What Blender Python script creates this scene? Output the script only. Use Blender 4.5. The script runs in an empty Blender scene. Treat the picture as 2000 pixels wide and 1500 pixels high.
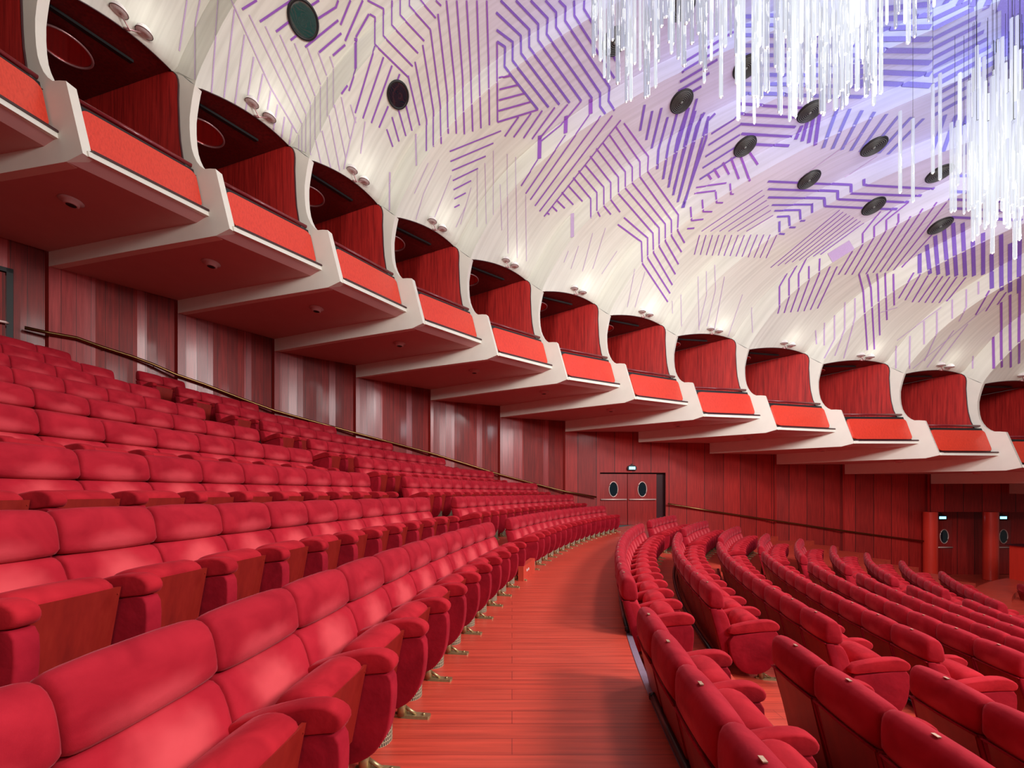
import bpy, bmesh, math, random
from math import sin, cos, pi, radians, hypot, floor
from mathutils import Vector, Matrix
from mathutils.bvhtree import BVHTree
random.seed(7)
scene = bpy.context.scene
COL = scene.collection
H = 1.6                      # eye height over the cross aisle (z = 0)
FPX, YH = 769.0, 961.4       # focal length and horizon in a 2000 x 1500 frame

# ------------------------------------------------------------------ helpers
class MB:
    def __init__(s): s.v=[]; s.f=[]; s.m=[]; s.sm=[]; s.uv=[]
    def add(s, verts, faces, mat=0, smooth=False, uvs=None):
        o=len(s.v); s.v+= [tuple(v) for v in verts]
        s.uv+= (list(uvs) if uvs else [(0,0)]*len(verts))
        for f in faces: s.f.append(tuple(i+o for i in f)); s.m.append(mat); s.sm.append(smooth)
        return s
    def quad(s,a,b,c,d,mat=0,uv=None): return s.add([a,b,c,d],[(0,1,2,3)],mat,False,uv)
    def box(s,c,size,mat=0,M=None):
        x,y,z=[q/2 for q in size]
        vs=[Vector((c[0]+i*x,c[1]+j*y,c[2]+k*z)) for i in(-1,1) for j in(-1,1) for k in(-1,1)]
        if M: vs=[M@v for v in vs]
        return s.add(vs,[(0,1,3,2),(4,6,7,5),(0,4,5,1),(2,3,7,6),(0,2,6,4),(1,5,7,3)],mat)
    def tube(s,pts,r,n=10,mat=0,cap=True,closed=False):
        pts=[Vector(p) for p in pts]; vs=[]; fs=[]; N=len(pts)
        for i,p in enumerate(pts):
            if closed: d=pts[(i+1)%N]-pts[i-1]
            else: d=pts[min(i+1,N-1)]-pts[max(i-1,0)]
            d.normalize(); up=Vector((0,0,1)) if abs(d.z)<.95 else Vector((1,0,0))
            a=d.cross(up).normalized(); b=d.cross(a)
            rr=r[i] if isinstance(r,(list,tuple)) else r
            for k in range(n): t=2*pi*k/n; vs.append(p+a*cos(t)*rr+b*sin(t)*rr)
        for i in range(N if closed else N-1):
            j=(i+1)%N
            for k in range(n): fs.append((i*n+k,i*n+(k+1)%n,j*n+(k+1)%n,j*n+k))
        if cap and not closed: fs.append(tuple(range(n))[::-1]); fs.append(tuple((N-1)*n+k for k in range(n)))
        return s.add(vs,fs,mat,True)
    def lathe(s,prof,M=None,n=24,mat=0):
        vs=[];fs=[]
        for r,z in prof:
            for k in range(n): t=2*pi*k/n; vs.append(Vector((r*cos(t),r*sin(t),z)))
        for i in range(len(prof)-1):
            for k in range(n): fs.append((i*n+k,i*n+(k+1)%n,(i+1)*n+(k+1)%n,(i+1)*n+k))
        if M: vs=[M@v for v in vs]
        return s.add(vs,fs,mat,True)
    def prism(s,poly,fn0,fn1,mat=0,cap=True):
        """poly 2D list, fn0/fn1 map (a,b) to 3D on two sides"""
        n=len(poly); vs=[fn0(*p) for p in poly]+[fn1(*p) for p in poly]
        fs=[(i,(i+1)%n,n+(i+1)%n,n+i) for i in range(n)]
        if cap: fs+= [tuple(range(n))[::-1], tuple(range(n,2*n))]
        return s.add(vs,fs,mat)
    def build(s,name,mats,parent=None):
        me=bpy.data.meshes.new(name); me.from_pydata(s.v,[],s.f)
        if not isinstance(mats,(list,tuple)): mats=[mats]
        for m in mats: me.materials.append(m)
        for i,p in enumerate(me.polygons): p.material_index=s.m[i]; p.use_smooth=s.sm[i]
        if any(u!=(0,0) for u in s.uv):
            l=me.uv_layers.new(name='UVMap')
            for lp in me.loops: l.data[lp.index].uv=s.uv[lp.vertex_index]
        bm=bmesh.new(); bm.from_mesh(me); bmesh.ops.recalc_face_normals(bm,faces=bm.faces); bm.to_mesh(me); bm.free()
        me.update()
        o=bpy.data.objects.new(name,me); COL.objects.link(o)
        if parent: o.parent=parent
        return o

def cushion(profile, y0, y1, rnd=.02, bulge=0., steps=(0,.012,.03,.06,.12,.3,.5), mb=None, mat=0, bulge_axis=(1,0)):
    """soft block: closed 2D profile (x,z) lofted along y, rounded at both ends and slightly bulging in the middle"""
    cx=sum(p[0] for p in profile)/len(profile); cz=sum(p[1] for p in profile)/len(profile)
    ts=sorted(set(list(steps)+[1-t for t in steps])); W=y1-y0
    n=len(profile); vs=[];fs=[]
    for t in ts:
        d=min(t,1-t)*W; k=max(0,1-d/rnd) if rnd>0 else 0
        ins=rnd*(1-math.sqrt(max(0,1-k*k)))
        b=bulge*(1-(2*t-1)**4)
        for (x,z) in profile:
            dx,dz=x-cx,z-cz; L=hypot(dx,dz) or 1; g=(L-ins+b)/L
            vs.append((cx+dx*g, y0+W*t, cz+dz*g))
    m=len(ts)
    for i in range(m-1):
        for k in range(n): fs.append((i*n+k,i*n+(k+1)%n,(i+1)*n+(k+1)%n,(i+1)*n+k))
    fs.append(tuple(range(n))[::-1]); fs.append(tuple((m-1)*n+k for k in range(n)))
    mb=mb or MB(); mb.add(vs,fs,mat,True); return mb

def smooth_poly(p, it=1):
    for _ in range(it):
        q=[]
        for i in range(len(p)):
            a,b=p[i],p[(i+1)%len(p)]
            q+= [(a[0]*.75+b[0]*.25,a[1]*.75+b[1]*.25),(a[0]*.25+b[0]*.75,a[1]*.25+b[1]*.75)]
        p=q
    return p

def empty(name, loc, rz=0):
    o=bpy.data.objects.new(name,None); COL.objects.link(o); o.location=loc; o.rotation_euler=(0,0,rz)
    o.empty_display_size=.1; return o
def tag(o,label,cat,group=None,kind=None):
    o['label']=label; o['category']=cat
    if group: o['group']=group
    if kind: o['kind']=kind
    return o
def struct(o): o['kind']='structure'; return o
ORD=['zeroth','first','second','third','fourth','fifth','sixth','seventh','eighth','ninth','tenth','eleventh','twelfth','thirteenth','fourteenth','fifteenth','sixteenth','seventeenth','eighteenth','nineteenth','twentieth']

# ------------------------------------------------------------------ materials
def lin(r,g,b):
    f=lambda c:(c/255/12.92) if c/255<=.04045 else ((c/255+.055)/1.055)**2.4
    return (f(r),f(g),f(b),1)
def newmat(name):
    m=bpy.data.materials.new(name); m.use_nodes=True; nt=m.node_tree; b=nt.nodes['Principled BSDF']
    return m,nt,b
def N(nt,t,**kw):
    n=nt.nodes.new(t)
    for k,v in kw.items():
        if k.startswith('i_'): n.inputs[k[2:].replace('_',' ')].default_value=v
        else: setattr(n,k,v)
    return n
def ramp(nt,stops):
    n=nt.nodes.new('ShaderNodeValToRGB'); e=n.color_ramp.elements
    while len(e)<len(stops): e.new(.5)
    for i,(p,c) in enumerate(stops): e[i].position=p; e[i].color=c
    return n
def simple(name,col,rough=.5,metal=0,coat=0,spec=.5,bump=0,bscale=60,var=1.):
    m,nt,b=newmat(name); b.inputs['Base Color'].default_value=col; b.inputs['Roughness'].default_value=rough
    b.inputs['Metallic'].default_value=metal; b.inputs['Coat Weight'].default_value=coat; b.inputs['Specular IOR Level'].default_value=spec
    tc=N(nt,'ShaderNodeTexCoord'); nz=N(nt,'ShaderNodeTexNoise'); nz.inputs['Scale'].default_value=bscale
    nt.links.new(tc.outputs['Object'],nz.inputs['Vector'])
    if bump:
        bp=N(nt,'ShaderNodeBump'); bp.inputs['Strength'].default_value=bump; bp.inputs['Distance'].default_value=.01
        nt.links.new(nz.outputs['Fac'],bp.inputs['Height']); nt.links.new(bp.outputs['Normal'],b.inputs['Normal'])
    mx=N(nt,'ShaderNodeMix',data_type='RGBA'); mx.inputs[0].default_value=.5
    r=ramp(nt,[(0.3,tuple(c*(1-.1*var) for c in col[:3])+(1,)),(.7,tuple(min(1,c*(1+.07*var)) for c in col[:3])+(1,))])
    nt.links.new(nz.outputs['Fac'],r.inputs['Fac']); nt.links.new(r.outputs['Color'],b.inputs['Base Color'])
    nt.nodes.remove(mx); return m
def velvet(name,c1,c2,sheen=.8,tint=(1,.35,.4,1)):
    m,nt,b=newmat(name); tc=N(nt,'ShaderNodeTexCoord'); oi=N(nt,'ShaderNodeObjectInfo')
    ad=N(nt,'ShaderNodeVectorMath',operation='ADD'); sc=N(nt,'ShaderNodeVectorMath',operation='SCALE'); sc.inputs['Scale'].default_value=1
    nt.links.new(tc.outputs['Object'],ad.inputs[0]); nt.links.new(oi.outputs['Location'],ad.inputs[1])
    n1=N(nt,'ShaderNodeTexNoise'); n1.inputs['Scale'].default_value=4.5; n1.inputs['Detail'].default_value=5; n1.inputs['Distortion'].default_value=.8
    nt.links.new(ad.outputs[0],n1.inputs['Vector'])
    r=ramp(nt,[(.33,c1),(.68,c2)]); nt.links.new(n1.outputs['Fac'],r.inputs['Fac']); nt.links.new(r.outputs['Color'],b.inputs['Base Color'])
    b.inputs['Roughness'].default_value=.85; b.inputs['Specular IOR Level'].default_value=.15
    b.inputs['Sheen Weight'].default_value=sheen; b.inputs['Sheen Roughness'].default_value=.35; b.inputs['Sheen Tint'].default_value=tint
    n2=N(nt,'ShaderNodeTexNoise'); n2.inputs['Scale'].default_value=600; nt.links.new(ad.outputs[0],n2.inputs['Vector'])
    n3=N(nt,'ShaderNodeTexNoise'); n3.inputs['Scale'].default_value=9; n3.inputs['Detail'].default_value=3; nt.links.new(ad.outputs[0],n3.inputs['Vector'])
    mm=N(nt,'ShaderNodeMath',operation='MULTIPLY_ADD'); mm.inputs[1].default_value=.06; nt.links.new(n2.outputs['Fac'],mm.inputs[0]); nt.links.new(n3.outputs['Fac'],mm.inputs[2])
    bp=N(nt,'ShaderNodeBump'); bp.inputs['Strength'].default_value=.35; bp.inputs['Distance'].default_value=.02
    nt.links.new(mm.outputs[0],bp.inputs['Height']); nt.links.new(bp.outputs['Normal'],b.inputs['Normal'])
    return m
def highlit_worn_velvet(name,c1,c2,c3,cz,rx,rz,amt=.8,sheen=.5):  # paler centre patch: a soft highlight painted in together with pile wear
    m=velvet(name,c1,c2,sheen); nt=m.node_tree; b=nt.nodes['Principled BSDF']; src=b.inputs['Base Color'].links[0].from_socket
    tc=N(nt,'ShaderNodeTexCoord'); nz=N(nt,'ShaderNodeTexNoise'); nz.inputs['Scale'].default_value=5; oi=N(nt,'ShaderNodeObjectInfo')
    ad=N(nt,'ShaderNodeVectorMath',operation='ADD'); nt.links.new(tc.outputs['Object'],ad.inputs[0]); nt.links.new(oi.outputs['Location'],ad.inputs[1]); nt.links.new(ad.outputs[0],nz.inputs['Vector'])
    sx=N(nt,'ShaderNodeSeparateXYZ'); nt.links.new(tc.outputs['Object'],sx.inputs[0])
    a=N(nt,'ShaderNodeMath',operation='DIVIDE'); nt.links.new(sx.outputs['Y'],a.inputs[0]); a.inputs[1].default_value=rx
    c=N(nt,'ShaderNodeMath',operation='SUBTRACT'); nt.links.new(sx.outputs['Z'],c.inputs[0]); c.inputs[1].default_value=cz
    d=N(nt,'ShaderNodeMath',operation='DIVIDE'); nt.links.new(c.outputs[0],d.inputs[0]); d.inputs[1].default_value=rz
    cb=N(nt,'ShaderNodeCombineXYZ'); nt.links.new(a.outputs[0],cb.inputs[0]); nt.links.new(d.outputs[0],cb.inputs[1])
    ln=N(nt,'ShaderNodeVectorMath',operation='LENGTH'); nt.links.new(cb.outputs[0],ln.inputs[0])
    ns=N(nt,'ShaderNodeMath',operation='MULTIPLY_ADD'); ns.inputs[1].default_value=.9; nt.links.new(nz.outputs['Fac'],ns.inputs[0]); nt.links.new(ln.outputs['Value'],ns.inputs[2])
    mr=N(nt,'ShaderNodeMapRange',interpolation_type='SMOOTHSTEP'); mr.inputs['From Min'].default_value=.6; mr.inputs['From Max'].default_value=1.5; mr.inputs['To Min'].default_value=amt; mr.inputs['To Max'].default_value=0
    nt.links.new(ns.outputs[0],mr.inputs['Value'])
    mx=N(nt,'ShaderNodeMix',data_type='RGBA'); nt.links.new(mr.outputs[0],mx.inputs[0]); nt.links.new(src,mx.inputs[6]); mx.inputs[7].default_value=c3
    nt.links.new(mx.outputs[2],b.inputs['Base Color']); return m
def wood(name,c1,c2,c3,rough=.35,coat=.3,coord='Object',scale=(1,1,1),axis='z',plank=0,tilt=0.):
    """vertical grained stained wood; plank>0: boards of that width along UV.x with their own tone and slight tilt"""
    m,nt,b=newmat(name); tc=N(nt,'ShaderNodeTexCoord'); mp=N(nt,'ShaderNodeMapping')
    nt.links.new(tc.outputs[coord],mp.inputs['Vector'])
    s={'z':(22,22,.9),'x':(.9,22,22),'y':(22,.9,22),'uv':(22,.9,1)}[axis]; mp.inputs['Scale'].default_value=tuple(a*q for a,q in zip(s,scale))
    n1=N(nt,'ShaderNodeTexNoise'); n1.inputs['Scale'].default_value=1; n1.inputs['Detail'].default_value=6; n1.inputs['Roughness'].default_value=.6
    nt.links.new(mp.outputs[0],n1.inputs['Vector'])
    r=ramp(nt,[(.3,c1),(.52,c2),(.75,c3)]); nt.links.new(n1.outputs['Fac'],r.inputs['Fac'])
    out=r.outputs['Color']; 
    b.inputs['Roughness'].default_value=rough; b.inputs['Coat Weight'].default_value=coat; b.inputs['Coat Roughness'].default_value=.12
    if plank:
        sx=N(nt,'ShaderNodeSeparateXYZ'); nt.links.new(tc.outputs[coord],sx.inputs[0])
        dv=N(nt,'ShaderNodeMath',operation='DIVIDE'); dv.inputs[1].default_value=plank; nt.links.new(sx.outputs['X'],dv.inputs[0])
        fl=N(nt,'ShaderNodeMath',operation='FLOOR'); nt.links.new(dv.outputs[0],fl.inputs[0])
        wn=N(nt,'ShaderNodeTexWhiteNoise',noise_dimensions='1D'); nt.links.new(fl.outputs[0],wn.inputs['W'])
        hs=N(nt,'ShaderNodeHueSaturation'); nt.links.new(out,hs.inputs['Color'])
        mr=N(nt,'ShaderNodeMapRange'); mr.inputs['To Min'].default_value=.8; mr.inputs['To Max'].default_value=1.25; nt.links.new(wn.outputs['Value'],mr.inputs['Value']); nt.links.new(mr.outputs[0],hs.inputs['Value'])
        # thin dark joint
        fr=N(nt,'ShaderNodeMath',operation='FRACT'); nt.links.new(dv.outputs[0],fr.inputs[0])
        lt=N(nt,'ShaderNodeMath',operation='LESS_THAN'); lt.inputs[1].default_value=.03; nt.links.new(fr.outputs[0],lt.inputs[0])
        mx=N(nt,'ShaderNodeMix',data_type='RGBA'); nt.links.new(lt.outputs[0],mx.inputs[0]); nt.links.new(hs.outputs[0],mx.inputs[6]); mx.inputs[7].default_value=(.02,.003,.003,1)
        out=mx.outputs[2]
        if tilt:
            ge=N(nt,'ShaderNodeNewGeometry'); sb=N(nt,'ShaderNodeVectorMath',operation='SUBTRACT'); nt.links.new(wn.outputs['Color'],sb.inputs[0]); sb.inputs[1].default_value=(.5,.5,.5)
            sc=N(nt,'ShaderNodeVectorMath',operation='SCALE'); sc.inputs['Scale'].default_value=tilt; nt.links.new(sb.outputs[0],sc.inputs[0])
            ad=N(nt,'ShaderNodeVectorMath',operation='ADD'); nt.links.new(ge.outputs['Normal'],ad.inputs[0]); nt.links.new(sc.outputs[0],ad.inputs[1])
            nm=N(nt,'ShaderNodeVectorMath',operation='NORMALIZE'); nt.links.new(ad.outputs[0],nm.inputs[0]); nt.links.new(nm.outputs[0],b.inputs['Normal']); nt.links.new(nm.outputs[0],b.inputs['Coat Normal'])
            m2=N(nt,'ShaderNodeMapRange'); m2.inputs['To Min'].default_value=.0; m2.inputs['To Min'].default_value=.1; m2.inputs['To Max'].default_value=.5; b.inputs['Coat Roughness'].default_value=.2; nt.links.new(wn.outputs['Value'],m2.inputs['Value']); nt.links.new(m2.outputs[0],b.inputs['Coat Weight'])
    nt.links.new(out,b.inputs['Base Color'])
    return m
def glow(name,col,strength,rough=.4):
    m,nt,b=newmat(name); b.inputs['Base Color'].default_value=col; b.inputs['Emission Color'].default_value=col; b.inputs['Emission Strength'].default_value=strength
    b.inputs['Roughness'].default_value=rough; return m

VEL =velvet('red_velvet',(.33,.006,.014,1),(.50,.015,.026,1),.2,(1,.25,.3,1))
VELD=velvet('crimson_velvet',(.26,.004,.014,1),(.38,.008,.022,1),.15,(1,.25,.3,1))
VELH=highlit_worn_velvet('red_velvet_head',(.31,.006,.016,1),(.43,.013,.026,1),(.62,.060,.075,1),.835,.24,.10,.7,.2)
VELB=highlit_worn_velvet('red_velvet_back',(.35,.007,.018,1),(.46,.014,.028,1),(.74,.090,.100,1),.62,.22,.20,.75,.2)
PANEL=wood('seat_panel_wood',(.20,.008,.006,1),(.27,.012,.008,1),(.33,.02,.012,1),.45,.1,'Object',(.6,.6,1.5))
WALLP=wood('reflection_tinted_wall_wood',(.26,.022,.022,1),(.36,.035,.036,1),(.46,.05,.05,1),.38,.5,'UV',(.8,1,1),'uv',plank=.26,tilt=.05)  # glossy planks, base made pinker to paint in the ceiling's reflection
WALLW=wood('stained_wall_wood',(.16,.006,.004,1),(.26,.010,.007,1),(.36,.017,.012,1),.6,.1,'UV',(.8,1,1),'uv',plank=.26)
WALLR=wood('wall_wood_matt',(.24,.008,.006,1),(.36,.013,.010,1),(.46,.02,.015,1),.55,.06,'UV',(.8,1,1),'uv',plank=.9)
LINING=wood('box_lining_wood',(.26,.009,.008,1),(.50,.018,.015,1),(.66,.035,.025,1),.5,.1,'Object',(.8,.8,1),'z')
PARA=wood('parapet_veneer',(.62,.032,.012,1),(.74,.045,.018,1),(.80,.060,.026,1),.35,.3,'Object',(2.2,2.2,1.2),'z')
DOORW=wood('door_wood',(.24,.008,.007,1),(.34,.013,.011,1),(.44,.02,.017,1),.35,.3,'Object',(.7,.7,1),'z')
COLM=wood('column_red_paint',(.64,.035,.020,1),(.68,.038,.021,1),(.72,.042,.024,1),.3,.3)
DARKLIN=wood('shaded_lining_wood',(.09,.005,.004,1),(.16,.008,.007,1),(.22,.011,.009,1),.55,.05,'Object',(.8,.8,1),'z')  # lining copy darkened: shade inside the boxes put into its colour
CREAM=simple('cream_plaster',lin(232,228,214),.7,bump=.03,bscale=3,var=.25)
SOFF=simple('bounce_tinted_soffit',lin(205,152,148),.8,bscale=3,var=.2)  # cream plaster with red bounce light tinted into the base colour
DARK=simple('black_paint',(.006,.006,.006,1),.5)
DKRED=simple('dark_burgundy_metal',(.05,.008,.012,1),.35)
RAILR=simple('burgundy_rail_paint',(.20,.012,.018,1),.3,coat=.3)
BRASS=simple('brass',(.26,.145,.055,1),.3,1)
GOLD=simple('bronze_paint',(.42,.30,.15,1),.38,.7)
STEEL=simple('pink_steel',(.92,.66,.60,1),.35,.35)
PLATE=simple('number_plate_metal',(.50,.33,.22,1),.45,.5)
RAILB=simple('black_rail',(.012,.010,.012,1),.3,.2)
KERB=simple('grey_edge_trim',(.30,.22,.30,1),.4,.3)
GLASSD=simple('dark_glass',(.006,.016,.024,1),.05,coat=1)
TEAL=simple('teal_glass',(.015,.075,.065,1),.08,coat=1)
GLOBE=simple('frosted_globe_glass',(.84,.80,.76,1),.15,coat=.8)
DIMG=simple('globe_under_disc',(.80,.74,.70,1),.3)
OUTLET=simple('white_plastic',(.8,.8,.76,1),.4)
MIRR=simple('red_mirror',(.75,.10,.09,1),.06,.75)
PINKM=simple('pink_metal_rim',(.62,.36,.36,1),.25,.6)
EXITM=glow('exit_sign_light',lin(150,225,255),2.2)
LETTER=simple('sign_letter_blue',(.25,.5,.75,1),.5)

def floor_mat():
    m,nt,b=newmat('red_floor_planks'); tc=N(nt,'ShaderNodeTexCoord')
    br=N(nt,'ShaderNodeTexBrick'); br.inputs['Scale'].default_value=1; br.inputs['Brick Width'].default_value=5.3; br.inputs['Row Height'].default_value=.16
    br.inputs['Mortar Size'].default_value=.004; br.inputs['Color1'].default_value=(.56,.055,.030,1); br.inputs['Color2'].default_value=(.62,.068,.038,1); br.inputs['Mortar'].default_value=(.36,.032,.02,1)
    nt.links.new(tc.outputs['Object'],br.inputs['Vector'])
    mp=N(nt,'ShaderNodeMapping'); mp.inputs['Scale'].default_value=(1.2,30,1); nt.links.new(tc.outputs['Object'],mp.inputs['Vector'])
    nz=N(nt,'ShaderNodeTexNoise'); nz.inputs['Scale'].default_value=1; nz.inputs['Detail'].default_value=5; nt.links.new(mp.outputs[0],nz.inputs['Vector'])
    r=ramp(nt,[(.3,(.72,.72,.72,1)),(.7,(1.15,1.15,1.15,1))]); nt.links.new(nz.outputs['Fac'],r.inputs['Fac'])
    mx=N(nt,'ShaderNodeMix',data_type='RGBA',blend_type='MULTIPLY'); mx.inputs[0].default_value=1; nt.links.new(br.outputs['Color'],mx.inputs[6]); nt.links.new(r.outputs['Color'],mx.inputs[7])
    nt.links.new(mx.outputs[2],b.inputs['Base Color']); b.inputs['Roughness'].default_value=.42; b.inputs['Coat Weight'].default_value=.15; b.inputs['Coat Roughness'].default_value=.3
    return m
FLOORM=floor_mat()
def grille_mat():
    m,nt,b=newmat('grille_mesh'); tc=N(nt,'ShaderNodeTexCoord'); mp=N(nt,'ShaderNodeMapping'); nt.links.new(tc.outputs['UV'],mp.inputs['Vector'])
    br=N(nt,'ShaderNodeTexBrick'); br.offset=0; br.inputs['Scale'].default_value=1; br.inputs['Brick Width'].default_value=.025; br.inputs['Row Height'].default_value=.05
    br.inputs['Mortar Size'].default_value=.006; br.inputs['Color1'].default_value=(.004,.004,.004,1); br.inputs['Color2'].default_value=(.008,.006,.005,1); br.inputs['Mortar'].default_value=(.42,.34,.22,1)
    nt.links.new(mp.outputs[0],br.inputs['Vector']); nt.links.new(br.outputs['Color'],b.inputs['Base Color']); b.inputs['Roughness'].default_value=.5
    return m
GRILLE=grille_mat()
def ceil_mat(name,light=1.):
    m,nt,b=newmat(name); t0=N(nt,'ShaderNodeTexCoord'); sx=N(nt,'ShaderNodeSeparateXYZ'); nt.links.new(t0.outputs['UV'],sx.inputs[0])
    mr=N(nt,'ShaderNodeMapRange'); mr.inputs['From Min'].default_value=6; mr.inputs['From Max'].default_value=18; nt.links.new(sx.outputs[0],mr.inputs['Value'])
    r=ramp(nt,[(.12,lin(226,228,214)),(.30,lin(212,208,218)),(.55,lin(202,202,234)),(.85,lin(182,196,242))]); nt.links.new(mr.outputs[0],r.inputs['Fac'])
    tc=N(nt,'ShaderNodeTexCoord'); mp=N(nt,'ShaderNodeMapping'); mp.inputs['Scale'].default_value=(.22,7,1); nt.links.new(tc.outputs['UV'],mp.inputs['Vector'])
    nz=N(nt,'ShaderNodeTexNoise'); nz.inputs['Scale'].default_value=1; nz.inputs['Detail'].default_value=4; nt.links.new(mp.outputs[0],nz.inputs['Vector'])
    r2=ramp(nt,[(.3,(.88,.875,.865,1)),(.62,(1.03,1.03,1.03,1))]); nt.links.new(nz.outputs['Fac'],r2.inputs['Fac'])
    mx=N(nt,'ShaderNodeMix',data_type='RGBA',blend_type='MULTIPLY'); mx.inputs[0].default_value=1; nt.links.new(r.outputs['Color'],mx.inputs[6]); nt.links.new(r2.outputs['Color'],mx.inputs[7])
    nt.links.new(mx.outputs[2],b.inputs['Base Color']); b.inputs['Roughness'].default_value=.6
    return m
CEILM=ceil_mat('ceiling_boards')
S_LIL=simple('lilac_stripe_paint',lin(200,174,214),.6)
S_PUR=simple('purple_stripe_paint',lin(150,90,190),.6)
S_VIO=simple('violet_stripe_paint',lin(130,96,194),.6)
S_BLU=simple('blue_stripe_paint',lin(132,130,214),.6)
def rod_mat(name,em,tr):
    m=bpy.data.materials.new(name); m.use_nodes=True; nt=m.node_tree; nt.nodes.clear()
    o=N(nt,'ShaderNodeOutputMaterial'); t=N(nt,'ShaderNodeBsdfTransparent'); t.inputs[0].default_value=(.96,.96,1,1)
    e=N(nt,'ShaderNodeEmission'); e.inputs[0].default_value=(.93,.97,1,1); e.inputs[1].default_value=em
    g=N(nt,'ShaderNodeBsdfGlossy'); g.inputs['Roughness'].default_value=.08; g.inputs[0].default_value=(.9,.9,.95,1)
    lw=N(nt,'ShaderNodeLayerWeight'); lw.inputs[0].default_value=.45
    m1=N(nt,'ShaderNodeMixShader'); nt.links.new(lw.outputs['Facing'],m1.inputs[0]); nt.links.new(t.outputs[0],m1.inputs[1]); nt.links.new(g.outputs[0],m1.inputs[2])
    m2=N(nt,'ShaderNodeMixShader'); m2.inputs[0].default_value=tr; nt.links.new(m1.outputs[0],m2.inputs[1]); nt.links.new(e.outputs[0],m2.inputs[2])
    nt.links.new(m2.outputs[0],o.inputs[0]); return m
ROD1=rod_mat('clear_acrylic_rod',.9,.16)
ROD2=rod_mat('lit_acrylic_rod',1.1,.36)
ROD3=rod_mat('bright_acrylic_rod',1.3,.55)
LAMPE=glow('rod_lamp_tip',(1,.97,.88,1),1.5)

# ------------------------------------------------------------------ seating geometry
CX,CY=28.208,-.622
def polar(R,t): return CX-R*cos(t), CY-R*sin(t)
S=.5546
HEADP=smooth_poly([(-.055,.805),(-.062,.93),(-.05,1.015),(-.005,1.045),(.05,1.03),(.088,.97),(.105,.88),(.108,.805),(.03,.792)],1)
LOWP=smooth_poly([(-.045,.775),(.03,.785),(.10,.776),(.145,.70),(.185,.56),(.215,.42),(.20,.36),(.13,.36),(.06,.40)],1)
ARMP=smooth_poly([(.13,.50),(.15,.59),(.32,.65),(.48,.692),(.60,.70),(.668,.672),(.69,.63),(.668,.588),(.60,.58),(.35,.54)],1)
DP=smooth_poly([(.14,.48),(.35,.53),(.60,.582),(.668,.575),(.678,.45),(.66,.29),(.62,.19),(.555,.11),(.46,.06),(.36,.05),(.25,.09),(.15,.26)],1)
PADP=smooth_poly([(.275,.53),(.295,.62),(.335,.67),(.405,.692),(.47,.685),(.524,.645),(.512,.60),(.44,.38),(.38,.30),(.29,.40)],1)

def seat_meshes():
    hw=S/2-.004
    d={}
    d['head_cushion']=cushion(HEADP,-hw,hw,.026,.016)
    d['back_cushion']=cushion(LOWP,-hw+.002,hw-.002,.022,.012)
    # rear panel of the backrest with its piping
    b=MB()
    def q(x,z): return (x,z)
    poly=[(-.052,.79),(-.034,.79),(.10,.22),(.08,.20)]
    b.prism(poly,lambda x,z:(x,-hw+.035,z),lambda x,z:(x,hw-.035,z))
    d['back_panel']=b
    sd=MB()
    for sg in(-1,1):
        y0,y1=sorted((sg*(hw-.001),sg*(hw-.04)))
        cushion([(-.05,.79),(.02,.79),(.14,.40),(.15,.25),(.09,.22),(.05,.40)],y0,y1,.008,0,mb=sd)
    sd.tube([(-.058,-hw+.01,.79),(-.062,0,.785),(-.058,hw-.01,.79)],.008,8)
    d['back_side_trim']=sd
    d['armrest']=cushion(ARMP,hw-.044,hw+.052,.022,.003)
    d['side_panel']=cushion(DP,hw-.041,hw+.049,.012,.0)
    d['armrest2']=cushion(ARMP,-hw-.052,-hw+.044,.022,.003)
    d['side_panel2']=cushion(DP,-hw-.049,-hw+.041,.012,.0)
    d['seat_cushion']=cushion(PADP,-hw+.052,hw-.056,.045,.012)
    b=MB(); poly=[(.536,.635),(.516,.635),(.43,.20),(.45,.20)]
    b.prism(poly,lambda x,z:(x,-hw+.052,z),lambda x,z:(x,hw-.052,z))
    for sg in(-1,1): b.box((.531,sg*(hw-.065),.60),(.006,.006,.006))
    d['seat_panel']=b
    def foot(y):
        b=MB(); pl=smooth_poly([(.44,-.034),(.69,-.034),(.705,-.02),(.705,.02),(.69,.034),(.44,.034)],1)
        b.prism([(x,w) for x,w in pl],lambda x,w:(x,y+w,.0),lambda x,w:(x,y+w*.8,.018))
        b.tube([(.50,y,.012),(.49,y,.12)],[.038,.026],10); b.tube([(.60,y,.018),(.51,y,.07)],.012,8)
        b.tube([(.655,y,.015),(.655,y,.028)],.011,8); return b
    d['foot']=foot(hw+.004); d['foot2']=foot(-hw-.004)
    b=MB(); n=20; r=.088; vs=[];fs=[];uv=[]
    for i,z in enumerate((.0,.23)):
        for k in range(n+1): t=2*pi*k/n; vs.append((.45+r*cos(t),r*sin(t),z)); uv.append((k/n+.001,z*2+.001))
    for k in range(n): fs.append((k,k+1,n+2+k,n+1+k))
    b.add(vs,fs,0,True,uv)
    d['air_grille']=b
    b=MB(); b.box((-.018,0,1.0475+.0115),(.018,.034,.005)); d['number_plate']=b
    return d
SM=seat_meshes()
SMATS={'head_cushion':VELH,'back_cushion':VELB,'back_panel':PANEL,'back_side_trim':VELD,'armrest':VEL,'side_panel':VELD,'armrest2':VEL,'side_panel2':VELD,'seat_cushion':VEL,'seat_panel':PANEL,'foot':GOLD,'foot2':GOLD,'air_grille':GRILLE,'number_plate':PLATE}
def make_proto(parts):
    r=empty('auditorium_chair',(0,0,-50)); 
    for p in parts:
        o=SM[p].build(p.rstrip('2'),SMATS[p],r)
    return r
BASE=['head_cushion','back_cushion','back_side_trim','back_panel','armrest','side_panel','seat_cushion','seat_panel','foot','air_grille','number_plate']
protos={}
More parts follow.
